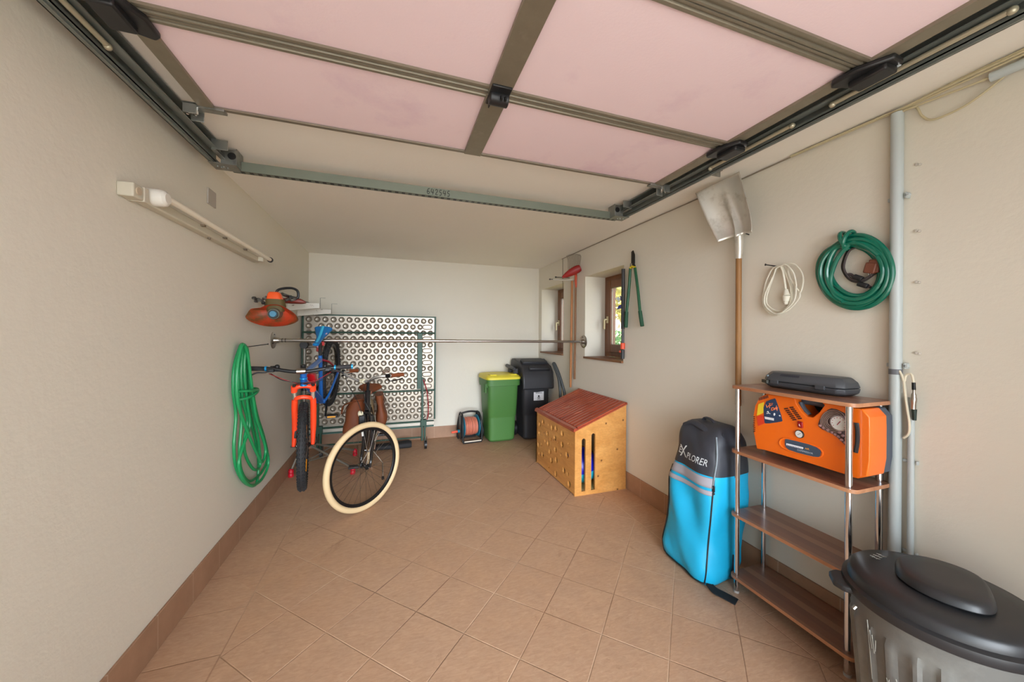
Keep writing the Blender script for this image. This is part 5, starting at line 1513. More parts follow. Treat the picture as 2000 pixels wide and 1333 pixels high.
gh = thing('garden_hose', (XR, 1.08, 1.73), 'round coil of dark teal green hose on the right wall beside the grey pipe', 'hose')
M_HOSER = mat('teal_green_hose', (6, 106, 84), 0.22, coat=0.4)
hb = B()
def z8(X_, Y_, off): return coilw(1580 + X_ / 7.406, 430 + Y_ / 7.406, off)
cx0, cy0 = 655, 670
for i in range(8):
    pts = []
    for k in range(22):
        a = 2 * math.pi * k / 22
        # the ring is thick at left, right and bottom and pinched by the knot at the upper left
        pinch = math.exp(-(((a - 4.1 + math.pi) % (2 * math.pi) - math.pi) / 0.45) ** 2)
        f = (i - 3.5) / 3.5
        spread = (1 - 0.75 * pinch)
        rxp = 455 + f * 95 * spread
        ryp = 440 + f * 88 * spread
        wob = 14 * math.sin(a * 2 + i * 1.7) * spread
        x = cx0 + (rxp + wob) * math.cos(a)
        y = cy0 + (ryp + wob) * math.sin(a)
        off = 0.02 + 0.013 * (i % 3) + 0.01 * math.sin(a * 1 + i * 2.1) * spread
        pts.append(z8(x, y, max(off, 0.012)))
    hb.tube(pts, 0.0102, 10, 5, closed=True)
hb.tube([z8(x, y, 0.05) for x, y in [(985, 440), (850, 340), (700, 270), (600, 250), (520, 330), (400, 480), (320, 680), (300, 860), (360, 1020), (480, 1110)]], 0.0095, 10, 6)
hb.tube([z8(x, y, 0.03) for x, y in [(700, 1180), (900, 1120), (1100, 1010), (1215, 900)]], 0.007, 10, 6)
hb.done('hose_loops', M_HOSER, gh)
kb = B()
for dx in (-18, 32):
    c = z8(525 + dx, 225, 0.035)
    ring = [c + Vector((0.036 * math.cos(a), -0.012 * math.sin(a) * (1 if dx > 0 else -1), 0.040 * math.sin(a))) for a in [2 * math.pi * k / 14 for k in range(14)]]
    kb.tube([p if p.x < XR - 0.009 else Vector((XR - 0.009, p.y, p.z)) for p in ring], 0.0088, 10, 4, closed=True)
kb.done('hose_knot', M_HOSER, gh)
bc = thing('black_cord', (XR, 1.1, 1.70), 'dark cord with a brown plug coiled inside the teal green hose', 'extension cord')
cb = B()
for i in range(3):
    o = i * 12
    cb.tube([z8(x, y, 0.018 + 0.006 * i) for x, y in [(640 + o, 320), (540 + o, 380), (480 + o, 520), (470 + o, 640), (540 + o, 760), (640 + o, 820 - o), (780, 810 - o), (890, 740 - o), (990, 660 - o)]], 0.0046, 8, 6)
cb.tube([z8(x, y, 0.022) for x, y in [(530, 720), (600, 720), (700, 820), (800, 860), (880, 900)]], 0.006, 8, 5)
cb.done('cord', mat('dark_grey_cord', (66, 58, 58), 0.5), bc)
B().cyl(z8(640, 745, 0.03), z8(760, 785, 0.03), 0.012, n=12).cyl(z8(700, 850, 0.03), z8(840, 885, 0.03), 0.011, n=12).done('connector', mat('connector_black', (34, 34, 36), 0.5), bc, bevel=0.002)
pg = B().box(z8(890, 620, 0.03), (0.03, 0.042, 0.048), Matrix.Rotation(0.25, 3, 'X')).box(z8(940, 590, 0.03), (0.024, 0.04, 0.06), Matrix.Rotation(0.1, 3, 'X')).done('plug', mat('brown_plug', (112, 64, 46), 0.5), bc, bevel=0.005)
for X_ in (852, 885):
    B().cyl(z8(X_, 680, 0.03), z8(X_ + 8, 735, 0.03), 0.0026, n=8).done('pin', M_CHROME, pg)

# ------------------------------------------------------------------ pipes, clips and cables on the right wall
M_PVC = mat('grey_conduit', (186, 194, 194), 0.4)
cd = thing('conduit_pipe', (XR - 0.03, 0.918, 1.3), 'thick light grey conduit pipe running up the right wall', 'pipe')
yc = 0.918
B().cyl((XR - 0.022, yc, 0.157), (XR - 0.022, yc, H - 0.03), 0.0205, n=24).done('pipe', M_PVC, cd)
B().cyl((XR - 0.022, yc, 1.262), (XR - 0.022, yc, 1.285), 0.0215, n=24).done('dark_band', mat('band_grey', (104, 106, 112), 0.5), cd)
for z in (2.02, 1.30):
    cl = B().bb(XR - 0.03, XR, yc - 0.034, yc - 0.026, z - 0.012, z + 0.012).cyl((XR - 0.03, yc - 0.034, z), (XR - 0.012, yc - 0.034, z), 0.008, n=10)
    cl.bb(XR - 0.012, XR, yc + 0.02, yc + 0.035, z - 0.008, z + 0.008)
    cl.done('pipe_clip', M_PVC, cd, bevel=0.002)
c2 = thing('conduit_pipe', (XR - 0.02, 0.872, 0.7), 'thin light grey conduit pipe right of the thick one, its cable end on top', 'pipe')
B().cyl((XR - 0.014, 0.872, 0.157), (XR - 0.014, 0.872, 1.17), 0.0105, n=18).done('pipe', M_PVC, c2)
for z in (0.90, 0.52):
    B().bb(XR - 0.016, XR, 0.852, 0.858, z - 0.008, z + 0.008).bb(XR - 0.01, XR, 0.884, 0.90, z - 0.006, z + 0.006).done('pipe_clip', M_PVC, c2, bevel=0.002)
B().tube([(XR - 0.03, 0.905, 1.285), (XR - 0.034, 0.893, 1.26), (XR - 0.034, 0.886, 1.235), (XR - 0.03, 0.882, 1.262), (XR - 0.03, 0.866, 1.268), (XR - 0.032, 0.858, 1.235)], 0.0042, 8, 6).tube([(XR - 0.034, 0.887, 1.24), (XR - 0.036, 0.878, 1.15), (XR - 0.036, 0.868, 1.06), (XR - 0.034, 0.872, 1.02), (XR - 0.03, 0.888, 0.998)], 0.0046, 8, 6).done('white_cable', mat('ivory_cable', (222, 214, 190), 0.5), c2)
ce = B().cyl((XR - 0.032, 0.858, 1.235), (XR - 0.032, 0.857, 1.205), 0.006, n=12)
ce.done('connector_top', M_WIREBLK, c2)
B().lathe((XR - 0.032, 0.857, 1.205), (0, 0.02, -1), [(0.005, 0), (0.004, 0.01), (0.008, 0.02), (0.008, 0.03), (0.01, 0.034), (0.010, 0.05), (0.0085, 0.055), (0.0085, 0.08)], 16).done('metal_connector', M_BRUSH, c2)
B().cyl((XR - 0.032, 0.856, 1.125), (XR - 0.032, 0.855, 1.08), 0.0085, 0.006, n=12).done('connector_boot', mat('boot_green_black', (22, 44, 36), 0.5), c2)
for py_, y_, wh in ((310, 0.865, 'topmost of four'), (440, 0.865, 'second from the top'), (540, 0.864, 'third from the top'), (678, 0.862, 'lowest of four, level with the tool case')):
    z = at(1788, py_, 'x', XR).z
    tag(B().bb(XR - 0.008, XR, y_ - 0.004, y_ + 0.004, z - 0.005, z + 0.005).cyl((XR - 0.006, y_ - 0.01, z - 0.003), (XR, y_ - 0.008, z - 0.003), 0.005, n=8).done('cable_clip', mat('clip_white', (196, 190, 180), 0.6), bevel=0.001),
        'tiny empty cable clip beside the pipe, ' + wh, 'clip', 'empty cable clips beside the grey pipe')
cbl = B()
zc = H - 0.007
cbl.tube([(XR - 0.006, 4.118, 2.02), (XR - 0.006, 4.12, 2.30), (XR - 0.006, 4.118, 2.395), (XR - 0.006, 4.09, zc), (XR - 0.006, 3.4, zc), (XR - 0.006, 2.6, zc), (XR - 0.006, 1.9, zc - 0.002), (XR - 0.006, 1.3, zc), (XR - 0.006, 0.93, zc - 0.004)], 0.0035, 6, 4)
tag(cbl.done('thin_cable', mat('dusty_cable', (140, 130, 114), 0.7)), 'thin dusty cable running along the top edge of the right wall', 'cable')
M_YCAB = mat('yellowed_cable', (196, 184, 150), 0.55)
c3 = thing('cable_bundle', (XR - 0.02, 0.7, 2.39), 'bundle of yellowed cables fanning out from the top of the grey pipe', 'cable')
for k, (dz, dx) in enumerate(((0.0, 0.0), (-0.006, 0.006), (-0.012, 0.0))):
    B().tube([(XR - 0.016 - dx, 1.35, zc + 0.0 - 0.002 * k), (XR - 0.016 - dx, 1.0, zc - 0.004 + dz * 0.4), (XR - 0.022 - dx, 0.90, zc - 0.012 + dz * 0.3), (XR - 0.03 - dx, 0.80, zc - 0.006 + dz), (XR - 0.04 - dx, 0.68, zc - 0.004 + dz * 1.4), (XR - 0.05, 0.45, zc - 0.006 + dz * 1.2)], 0.0042, 8, 5).done('cable', M_YCAB, c3)
B().tube([(XR - 0.025, 0.905, 2.375), (XR - 0.02, 0.885, 2.385), (XR - 0.02, 0.86, 2.372), (XR - 0.02, 0.845, 2.33), (XR - 0.02, 0.82, 2.298), (XR - 0.02, 0.78, 2.292), (XR - 0.02, 0.72, 2.302), (XR - 0.02, 0.65, 2.34), (XR - 0.02, 0.61, 2.375), (XR - 0.02, 0.57, 2.40)], 0.0042, 8, 6).done('drooping_cable', M_YCAB, c3)
B().tube([(XR - 0.025, 0.905, 2.38), (XR - 0.03, 0.82, 2.372), (XR - 0.035, 0.72, 2.362), (XR - 0.03, 0.66, 2.36)], 0.0042, 8, 6).done('cable', M_YCAB, c3)
B().cyl((XR - 0.03, 0.665, 2.36), (XR - 0.03, 0.30, 2.36), 0.0165, n=20).done('conduit_pipe', M_PVC).update_tag()
o = bpy.data.objects['conduit_pipe.002'] if 'conduit_pipe.002' in bpy.data.objects else bpy.data.objects[-1]
tag(o, 'short horizontal grey conduit pipe high at the right end of the wall', 'pipe')

# ------------------------------------------------------------------ shelf unit
sh = thing('shelf_unit', (1.92, 1.21, 0), 'four tier shelf with walnut boards on chrome poles', 'shelf')
M_WALN = make_wood('striped_walnut', (118, 78, 60), (150, 108, 84), (1.4, 0.12, 1), 9.0, 0.32, coat=0.15, planks=(0, 0.043, [(112, 74, 60), (164, 120, 92), (128, 86, 66), (150, 104, 84), (104, 68, 56)]))
M_EDGE = make_wood('board_edge', (168, 110, 76), (196, 142, 104), (1, 0.2, 1), 9.0, 0.45)
SX0, SX1, SY0, SY1 = 1.785, 2.043, 0.925, 1.492
PX0, PX1, PY0, PY1 = 1.812, 2.017, 0.958, 1.464
def board(z):
    r = 0.03
    pts = []
    for cx_, cy_, a0 in ((SX1 - r, SY1 - r, 0), (SX0 + r, SY1 - r, 90), (SX0 + r, SY0 + r, 180), (SX1 - r, SY0 + r, 270)):
        for k in range(6):
            a = math.radians(a0 + k * 18)
            pts.append(Vector((cx_ + r * math.cos(a), cy_ + r * math.sin(a), z)))
    me = B().prism(pts, (0, 0, -0.016))
    o = me.done('shelf_board', M_WALN, sh)
    o.data.materials.append(M_EDGE)
    for p in o.data.polygons:
        if abs(p.normal.z) < 0.5:
            p.material_index = 1
    return o
levels = [1.147, 0.792, 0.442, 0.10]
for z in levels:
    board(z)
for x in (PX0, PX1):
    for y in (PY0, PY1):
        p_ = B()
        zs = [(0.0, levels[3] - 0.016), (levels[3], levels[2] - 0.016), (levels[2], levels[1] - 0.016), (levels[1], levels[0] - 0.016)]
        for a, b_ in zs:
            p_.cyl((x, y, a), (x, y, b_), 0.0125, n=20)
        p_.cyl((x, y, 0.01), (x, y, levels[0] - 0.01), 0.006, n=12)
        po = p_.done('pole', M_CHROME, sh, bevel=0.0015)
        B().cyl((x, y, 0), (x, y, 0.012), 0.0132, n=16).done('foot_cap', mat('clear_cap', (170, 168, 166), 0.4), po)

# ------------------------------------------------------------------ grey tool case on the top board
cs = thing('tool_case', (1.93, 1.19, 1.147), 'dark grey plastic tool case lying on the top board', 'case')
M_CASE = mat('case_grey', (72, 74, 78), 0.45, 0, 0.05, 20)
def cring(z, gx, gy):
    c = Vector((1.982, 1.245, z))
    pts = []
    for (dx, dy) in ((-0.072, -0.185), (-0.05, -0.21), (0.06, -0.21), (0.075, -0.195), (0.075, 0.12), (0.05, 0.165), (-0.03, 0.175), (-0.075, 0.13)):
        pts.append(c + Vector((dx + gx * (1 if dx > 0 else -1), dy + gy * (1 if dy > 0 else -1), 0)))
    return pts
Z0 = 1.148
B().loft([cring(Z0, -0.02, -0.02), cring(Z0 + 0.012, -0.004, -0.004), cring(Z0 + 0.034, 0, 0)]).done('lower_shell', M_CASE, cs, bevel=0.005)
B().loft([cring(Z0 + 0.036, 0, 0), cring(Z0 + 0.060, -0.006, -0.006), cring(Z0 + 0.084, -0.022, -0.026)]).done('upper_shell', M_CASE, cs, bevel=0.006)
B().loft([rr_ring((1.932, 1.27, Z0 + 0.066), 0.016, 0.062, 24, 3.5), rr_ring((1.937, 1.27, Z0 + 0.0765), 0.014, 0.058, 24, 3.5)]).done('handle_recess', mat('recess_dark', (48, 50, 60), 0.5), cs)
B().ball((1.918, 1.375, Z0 + 0.06), 0.007, 10, 8).done('rivet', mat('rivet_blue_grey', (120, 132, 140), 0.4), cs)
for y in (1.33, 1.12):
    B().box((1.902, y, Z0 + 0.034), (0.008, 0.04, 0.02)).done('latch', M_CASE, cs, bevel=0.002)
B().box((1.912, 1.385, Z0 + 0.03), (0.012, 0.05, 0.016), Matrix.Rotation(-0.5, 3, 'Z')).done('embossed_strip', mat('strip_olive', (74, 78, 70), 0.6, bump=0.5, bscale=150), cs)

# ------------------------------------------------------------------ orange compressor on the second board
cpz = 0.793
ac = thing('air_compressor', (1.91, 1.15, cpz), 'orange portable air compressor with gauge windows on the second board', 'air compressor')
M_ORG = mat('compressor_orange', (244, 112, 22), 0.32, 0, coat=0.3)
M_CGREY = mat('compressor_grey', (78, 86, 98), 0.5)
CFX = 1.842
def c1(X_, Y_):
    p = at(1400 + X_ / 4.76, 680 + Y_ / 4.76, 'x', CFX)
    return Vector((CFX, p.y, p.z))
outl = [(385, 905), (355, 760), (348, 600), (365, 500), (405, 425), (470, 392), (600, 405), (735, 425), (745, 480), (800, 560), (850, 600), (905, 605), (960, 560), (1010, 490), (985, 440), (1100, 452), (1230, 480),
        (1360, 520), (1430, 600), (1465, 720), (1470, 860), (1455, 1010), (1415, 1150), (1330, 1168), (1240, 1152), (1200, 1130), (900, 1040), (600, 955), (455, 915)]
pl = [c1(*p) for p in outl]
ymin = 0.905
for p in pl:
    p.z = min(max(p.z, cpz + 0.002), 1.122)
    p.y = max(p.y, ymin)
B().prism(pl, (0.115, 0, 0)).done('shell', M_ORG, ac, bevel=0.022, seg=4)
pl2 = [Vector((CFX + 0.115, p.y, p.z)) for p in pl]
cy_, cz_ = 1.15, 0.97
pl3 = [Vector((CFX + 0.114, cy_ + (p.y - cy_) * 0.985, cz_ + (p.z - cz_) * 0.985)) for p in pl]
for p in pl3: p.z = max(p.z, cpz + 0.002)
B().prism(pl3, (0.05, 0, 0)).done('rear_shell', M_CGREY, ac, bevel=0.015, seg=3)
B().tube([c1(715, 455) + Vector((0.06, 0, 0.0)), c1(800, 462) + Vector((0.06, 0, 0.0)), c1(900, 480) + Vector((0.06, 0, 0.0)), c1(1010, 495) + Vector((0.06, 0, 0))], 0.019, 12, 6).done('carry_handle', M_CGREY, ac)
B().tube([c1(750, 470) + Vector((0.03, 0, 0)), c1(770, 520) + Vector((0.03, 0, 0)), c1(830, 590) + Vector((0.03, 0, 0))], 0.012, 10, 5).done('grip_pad', M_CGREY, ac)
def decal(name, polyXY, m, off=0.0008, parent=ac, th=0.0016):
    return B().prism([c1(*p) - Vector((off, 0, 0)) for p in polyXY], (-th, 0, 0)).done(name, m, parent)
def chaikin(pts, n=2):
    for _ in range(n):
        q = []
        for i in range(len(pts)):
            a, b = pts[i], pts[(i + 1) % len(pts)]
            q += [(a[0] * .75 + b[0] * .25, a[1] * .75 + b[1] * .25), (a[0] * .25 + b[0] * .75, a[1] * .25 + b[1] * .75)]
        pts = q
    return pts
M_NAVY = mat('label_navy', (44, 64, 96), 0.45)
lb = decal('label_plate', chaikin([(445, 475), (545, 432), (560, 440), (628, 640), (612, 650), (470, 672), (455, 655)], 1), M_NAVY)
decal('warning_label', [(398, 490), (448, 470), (445, 570), (384, 598)], mat('label_yellow', (240, 206, 50), 0.5))
decal('warning_label', [(384, 602), (447, 592), (458, 668), (398, 692)], mat('label_red', (222, 64, 34), 0.5))
M_LW = mat('label_white', (228, 230, 234), 0.5)
M_LO = mat('label_orange', (226, 118, 66), 0.5)
def stroke(name, lines, r, m, parent=ac, off=0.0035):
    b = B()
    for l_ in lines:
        b.tube([c1(*p) - Vector((off, 0, 0)) for p in l_], r, 5, 3)
    return b.done(name, m, parent)
stroke('script_lettering', [[(472, 492), (482, 520), (498, 498), (506, 525)], [(500, 478), (512, 500), (530, 490)], [(512, 505), (505, 485), (535, 480)], [(528, 520), (522, 545), (540, 540), (542, 520), (528, 520)], [(548, 520), (552, 540), (562, 515), (566, 535)], [(568, 500), (572, 540)], [(578, 515), (574, 548)]], 0.0016, M_LO, lb)
stroke('pictograms', [[(482, 562), (490, 555), (496, 566)], [(478, 575), (500, 572), (512, 578)], [(545, 580), (550, 572), (556, 582), (548, 592), (545, 580)], [(594, 595), (600, 590), (604, 600)]], 0.0018, M_LW, lb)
decal('label_strip', [(460, 604), (545, 618), (546, 640), (464, 626)], M_LW, 0.0026, lb)
# vents
vb = B()
M_VENT = mat('vent_dark', (78, 34, 18), 0.7)
def slotp(X_, Y_, l_, dx, dy, w_=6):
    a, b_ = c1(X_, Y_), c1(X_ + dx * l_, Y_ + dy * l_)
    vb.tube([a - Vector((0.001, 0, 0)), b_ - Vector((0.001, 0, 0))], w_ / 4.76 / 690 * 1.9, 6, 0)
for k in range(7):
    slotp(640 + k * 13, 530 + k * 17, 34, 1, -0.14)
    slotp(690 + k * 13, 517 + k * 17, 34, 1, -0.1)
for k in range(7):
    slotp(405 + k * 13, 430 - k * 4 + 0, 26, 0.12, 1, 4)
for k in range(9):
    slotp(352 + (0 if k < 6 else 3), 610 + k * 17, 16, 1, -0.3, 4)
vb.done('vents', M_VENT, ac)
# switch and small gauge
B().prism([c1(770, 640), c1(815, 650), c1(818, 708), c1(772, 698)], (-0.008, 0, 0)).done('rocker_switch', mat('switch_red', (150, 16, 24), 0.3), ac, bevel=0.002)
stroke('switch_mark', [[(790, 668), (791, 684), (800, 686)]], 0.0011, M_LW, ac, 0.0085)
def gauge(X_, Y_, r, m_ring, out, face=(224, 226, 224)):
    c = c1(X_, Y_) - Vector((0.001, 0, 0))
    g = B().lathe(c, (-1, 0, 0), [(r, 0), (r, out), (r * 0.86, out + 0.002), (r * 0.84, out - 0.001)], 28).done('gauge', m_ring, ac)
    B().cyl(c + Vector((-out, 0, 0)), c + Vector((-out - 0.0012, 0, 0)), r * 0.85, n=28).done('dial', mat('dial_face', face, 0.35), g)
    return g, c
g, c = gauge(788, 762, 0.019, M_BLACK, 0.006)
B().tube([c + Vector((-0.0085, 0.005, -0.004)), c + Vector((-0.0085, -0.008, 0.006))], 0.0008, 5, 0).done('needle', M_BLACK, g)
# name plate
B().tube([c1(*p) for p in chaikin([(590, 850), (620, 800), (700, 808), (930, 865), (1000, 915), (1000, 960), (960, 985), (800, 950), (640, 905)], 1)], 0.004, 8, 0, closed=True).done('plate_surround', M_ORG, ac)
npl = decal('name_plate', chaikin([(652, 800), (700, 806), (950, 868), (990, 910), (975, 982), (940, 978), (700, 918), (650, 880)], 1), mat('plate_slate', (66, 82, 102), 0.4), 0.0012)
# lettering on the plate: unreadable white blocks, then AIR and COMPRESSOR
wb_ = []
for k in range(11):
    x = 668 + k * 14.5
    wb_.append([(x, 848 + (x - 668) * 0.235), (x + 1, 868 + (x - 668) * 0.235)])
    wb_.append([(x + 5, 850 + (x - 668) * 0.235), (x + 9, 862 + (x - 668) * 0.235)])
stroke('white_lettering', wb_, 0.0016, M_LW, npl)
def ctext(txt, X0, Y0, X1, Y1, size, m, name):
    a, b_ = c1(X0, Y0), c1(X1, Y1)
    c = (a + b_) / 2 - Vector((0.0036, 0, 0))
    M = basis(c, b_ - a, (0, 0, 1))
    return text_mesh(name, txt, size, M, m, npl, 0.0003)
ctext('AIR', 832, 893, 888, 905, 0.0125, mat('label_amber', (238, 160, 60), 0.5), 'air_lettering')
ctext('COMPRESSOR', 748, 905, 935, 948, 0.0108, mat('label_greyblue', (176, 190, 204), 0.5), 'compressor_lettering')
# clear window with coiled hose and big gauge
decal('accessory_window', chaikin([(955, 650), (1030, 540), (1095, 512), (1225, 572), (1262, 600), (1262, 900), (1210, 860), (1150, 800), (1080, 745), (965, 705)], 1), mat('window_depth', (88, 70, 70), 0.25), 0.0008)
hc_ = B()
for k in range(5):
    pts = []
    for q in range(14):
        a = 2 * math.pi * q / 14
        pts.append(c1(1100 + (115 - k * 16) * math.cos(a), 640 + (105 - k * 15) * math.sin(a)) - Vector((0.004 + 0.001 * k, 0, 0)))
    hc_.tube(pts, 0.0028, 8, 3, closed=True)
hc_.done('coiled_hose', mat('hose_silver', (150, 128, 122), 0.2, 0.4), ac)
nz = B()
for k, (X_, Y_) in enumerate(((980, 680), (1010, 700), (1050, 720), (1090, 742), (1120, 760), (1150, 780), (1180, 810), (1210, 835), (1235, 860), (1160, 740), (1190, 770), (1225, 800))):
    nz.ball(c1(X_, Y_) - Vector((0.004, 0, 0)), 0.007, 8, 6)
nz.done('nozzles', mat('nozzle_mixed', (176, 140, 142), 0.25, 0.4, 0.5, 60), ac)
g, c = gauge(1165, 655, 0.034, mat('gauge_ring', (190, 176, 180), 0.25, 0.5), 0.012, (220, 200, 206))
ng = B()
for k in range(10):
    a = -0.6 + k * 0.48
    p = c + Vector((-0.0135, 0.024 * math.cos(a), 0.024 * math.sin(a)))
    ng.box(p, (0.001, 0.003, 0.003))
ng.tube([c + Vector((-0.014, -0.006, 0.01)), c + Vector((-0.014, 0.006, -0.008))], 0.0016, 5, 0)
ng.done('dial_marks', mat('dial_red', (160, 50, 70), 0.5), g)
B().tube([c1(1312, 650), c1(1322, 720), c1(1322, 830), c1(1308, 925)], 0.008, 8, 4).done('side_slot', M_BLACK, ac)

# ------------------------------------------------------------------ blue and black backpack
bp_ = thing('backpack', (1.84, 1.70, 0), 'large turquoise and black backpack lettered EXPLORER leaning on the right wall', 'backpack')
M_CYAN = mat('turquoise_nylon', (22, 178, 226), 0.5, 0, 0.04, 4, 0.15, 300)
M_BNYL = mat('black_nylon', (52, 54, 62), 0.5, 0, 0.1, 8, 0.2, 300)
M_REFL = mat('grey_reflective', (168, 166, 176), 0.5)
ZT = 0.885
def bagpt(u, z, out=0.0):
    """u: angle parameter 0..1 round the bag, 0.5 = middle of the front"""
    t = z / ZT
    hx = 0.165 - 0.02 * t
    hy = 0.195 - 0.035 * t
    if t < 0.1:
        k = math.sqrt(max(0.0, t / 0.1))
        hx *= 0.78 + 0.22 * k
        hy *= 0.86 + 0.14 * k
    if t > 0.86:
        k = math.sqrt(max(0, 1 - ((t - 0.86) / 0.14) ** 2))
        hx *= 0.25 + 0.75 * k
        hy *= 0.55 + 0.45 * k
    cx_ = 1.812 + 0.09 * t
    cy_ = 1.715 - 0.01 * t
    a = 2 * math.pi * u
    p_ = 5.0
    ca, sa = math.cos(a), math.sin(a)
    rad = (abs(ca / hx) ** p_ + abs(sa / hy) ** p_) ** (-1 / p_)
    x, y = rad * ca, rad * sa
    q = Vector((cx_ + x, cy_ + y, z))
    w = noise.noise(Vector((q.x * 5, q.y * 6, q.z * 4))) * 0.032 + 0.017 * math.sin(q.y * 24 - q.z * 12 + 1.0) * (1 - abs(2 * t - 1)) + 0.010 * noise.noise(Vector((q.x * 12 + 4, q.y * 14 - q.z * 6, q.z * 9)))
    nrm = Vector((x / max(hx, .01), y / max(hy, .01), 0))
    nrm = nrm.normalized() if nrm.length > 0 else Vector((-1, 0, 0))
    q += nrm * (w * 0.75 + out)
    q.x = min(q.x, XR - 0.013)
    return q
def bagband(name, z0, z1, m, out=0.0, u0=0.0, u1=1.0, nz_=12, nu=72, parent=bp_, cap=True):
    if u0 == 0.0 and u1 == 1.0:
        rings = [[bagpt(k / nu, z0 + (z1 - z0) * j / nz_, out) for k in range(nu)] for j in range(nz_ + 1)]
        return B().loft(rings, caps=cap).done(name, m, parent, ang=75)
    vs = [bagpt(u0 + (u1 - u0) * k / nu, z0 + (z1 - z0) * j / nz_, out) for j in range(nz_ + 1) for k in range(nu + 1)]
    fs = [(j * (nu + 1) + k, j * (nu + 1) + k + 1, (j + 1) * (nu + 1) + k + 1, (j + 1) * (nu + 1) + k) for j in range(nz_) for k in range(nu)]
    o = B().add(vs, fs).done(name, m, parent, ang=75)
    md = o.modifiers.new('thick', 'SOLIDIFY')
    md.thickness = 0.0015
    return o
bagband('lower_body', 0.004, 0.612, M_CYAN, 0, nz_=36)
bagband('upper_body', 0.612, ZT, M_BNYL, 0.0015, nz_=30)
U0, U1 = 0.395, 0.61      # front face (towards -x): low u is +y side
bagband('reflective_stripe', 0.548, 0.604, M_REFL, 0.0022, 0.360, 0.640, 4, 40)
bagband('reflective_stripe', 0.505, 0.532, M_REFL, 0.0022, 0.360, 0.640, 3, 40)
B().tube([bagpt(0.640, z, 0.003) for z in [0.02, 0.1, 0.2, 0.3, 0.4, 0.5, 0.6]], 0.004, 6, 4).done('piping', M_BLACK, bp_)
B().tube([bagpt(0.640 + 0.004 * math.sin(z * 20), z, 0.004) for z in [0.55, 0.62, 0.7, 0.78, 0.83]], 0.005, 6, 4).done('zip', mat('zip_grey', (120, 130, 136), 0.4), bp_)
zp = bagpt(0.640, 0.55, 0.008)
B().box(zp, (0.008, 0.016, 0.035)).ball(zp + Vector((0, 0, -0.028)), 0.008, 8, 6).done('zip_pull', M_BLACK, bp_, bevel=0.002)
B().tube([bagpt(0.356, z, 0.003) for z in [0.58, 0.5, 0.4, 0.3, 0.2, 0.1, 0.03]] + [bagpt(u, 0.015, 0.004) for u in (0.38, 0.42, 0.46, 0.5, 0.54, 0.58, 0.62, 0.64)], 0.005, 6, 4).done('piping', M_BLACK, bp_)
# folded collar and grab strap on top
tc = Vector((1.90, 1.70, ZT))
B().tube([tc + Vector((-0.09, 0.13, -0.045)), tc + Vector((-0.085, 0.07, -0.018)), tc + Vector((-0.09, 0.0, -0.03)), tc + Vector((-0.085, -0.07, -0.05)), tc + Vector((-0.06, -0.13, -0.045))], 0.026, 12, 6, flat=0.7).done('top_fold', M_BNYL, bp_)
B().tube([tc + Vector((-0.01, 0.07, -0.02)), tc + Vector((-0.02, 0.04, 0.018)), tc + Vector((-0.02, -0.01, 0.012)), tc + Vector((-0.01, -0.05, -0.03))], 0.014, 8, 6, flat=0.4).done('grab_handle', M_BNYL, bp_)
# lettering EXPLORER across the front, with a big X
def bagtext(txt, yc_, zc_, size, nm, sx=1.0, rot=0.0, shear=0.25):
    p = bagpt(0.5, zc_, 0.0)
    xx = min(bagpt(u, zc_).x for u in (0.44, 0.47, 0.5, 0.53, 0.56)) - 0.003
    tilt = Vector((0.095 / ZT + 0.03 / ZT, 0, 1)).normalized()
    M = basis((xx, yc_, zc_), (0, -1, 0.0), tilt) @ Matrix.Rotation(rot, 4, 'Z')
    o = text_mesh(nm, txt, size, M, mat('print_white', (222, 230, 232), 0.5), bp_, 0.0008, shear, sx=sx)
    bmt = bmesh.new()
    bmt.from_mesh(o.data)
    bmesh.ops.triangulate(bmt, faces=bmt.faces[:])
    bmesh.ops.subdivide_edges(bmt, edges=bmt.edges[:], cuts=3, use_grid_fill=True)
    bmt.to_mesh(o.data)
    bmt.free()
    for v in o.data.vertices:
        pr = None
        bx_ = xx
        for k in range(141):
            q = bagpt(0.36 + 0.002 * k, v.co.z, 0.0015)
            if pr is not None and (pr.y - v.co.y) * (q.y - v.co.y) <= 0 and abs(pr.y - q.y) > 1e-9:
                f_ = (v.co.y - pr.y) / (q.y - pr.y)
                bx_ = pr.x + (q.x - pr.x) * f_
                break
            pr = q
        v.co.x = bx_ - 0.002 + (v.co.x - xx) * 0.1
    return o
bagtext('E', 1.812, 0.692, 0.062, 'lettering', 1.0, 0.0, 0.3)
bagtext('X', 1.780, 0.690, 0.105, 'lettering', 0.85, 0.12, 0.1)
bagtext('PLORER', 1.665, 0.678, 0.056, 'lettering', 0.80, 0.0, 0.2)
sg_ = B()
sp0 = [Vector((1.70, 1.55, 0.02)), Vector((1.69, 1.50, 0.012)), Vector((1.71, 1.46, 0.008)), Vector((1.735, 1.40, 0.006))]
w_ = Vector((0.026, 0.012, 0))
vs = []
for p in catmull(sp0, 4):
    vs += [p + w_, p - w_, p - w_ + Vector((0, 0, 0.005)), p + w_ + Vector((0, 0, 0.005))]
n_ = len(vs) // 4
sg_.loft([vs[i * 4:i * 4 + 4] for i in range(n_)])
sg_.done('floor_strap', mat('black_webbing', (26, 26, 28), 0.8, bump=0.4, bscale=200), bp_)
B().tube([bagpt(0.78, z, 0.006) for z in (0.03, 0.1, 0.16)], 0.014, 8, 4, flat=0.5).done('side_strap', M_BNYL, bp_)

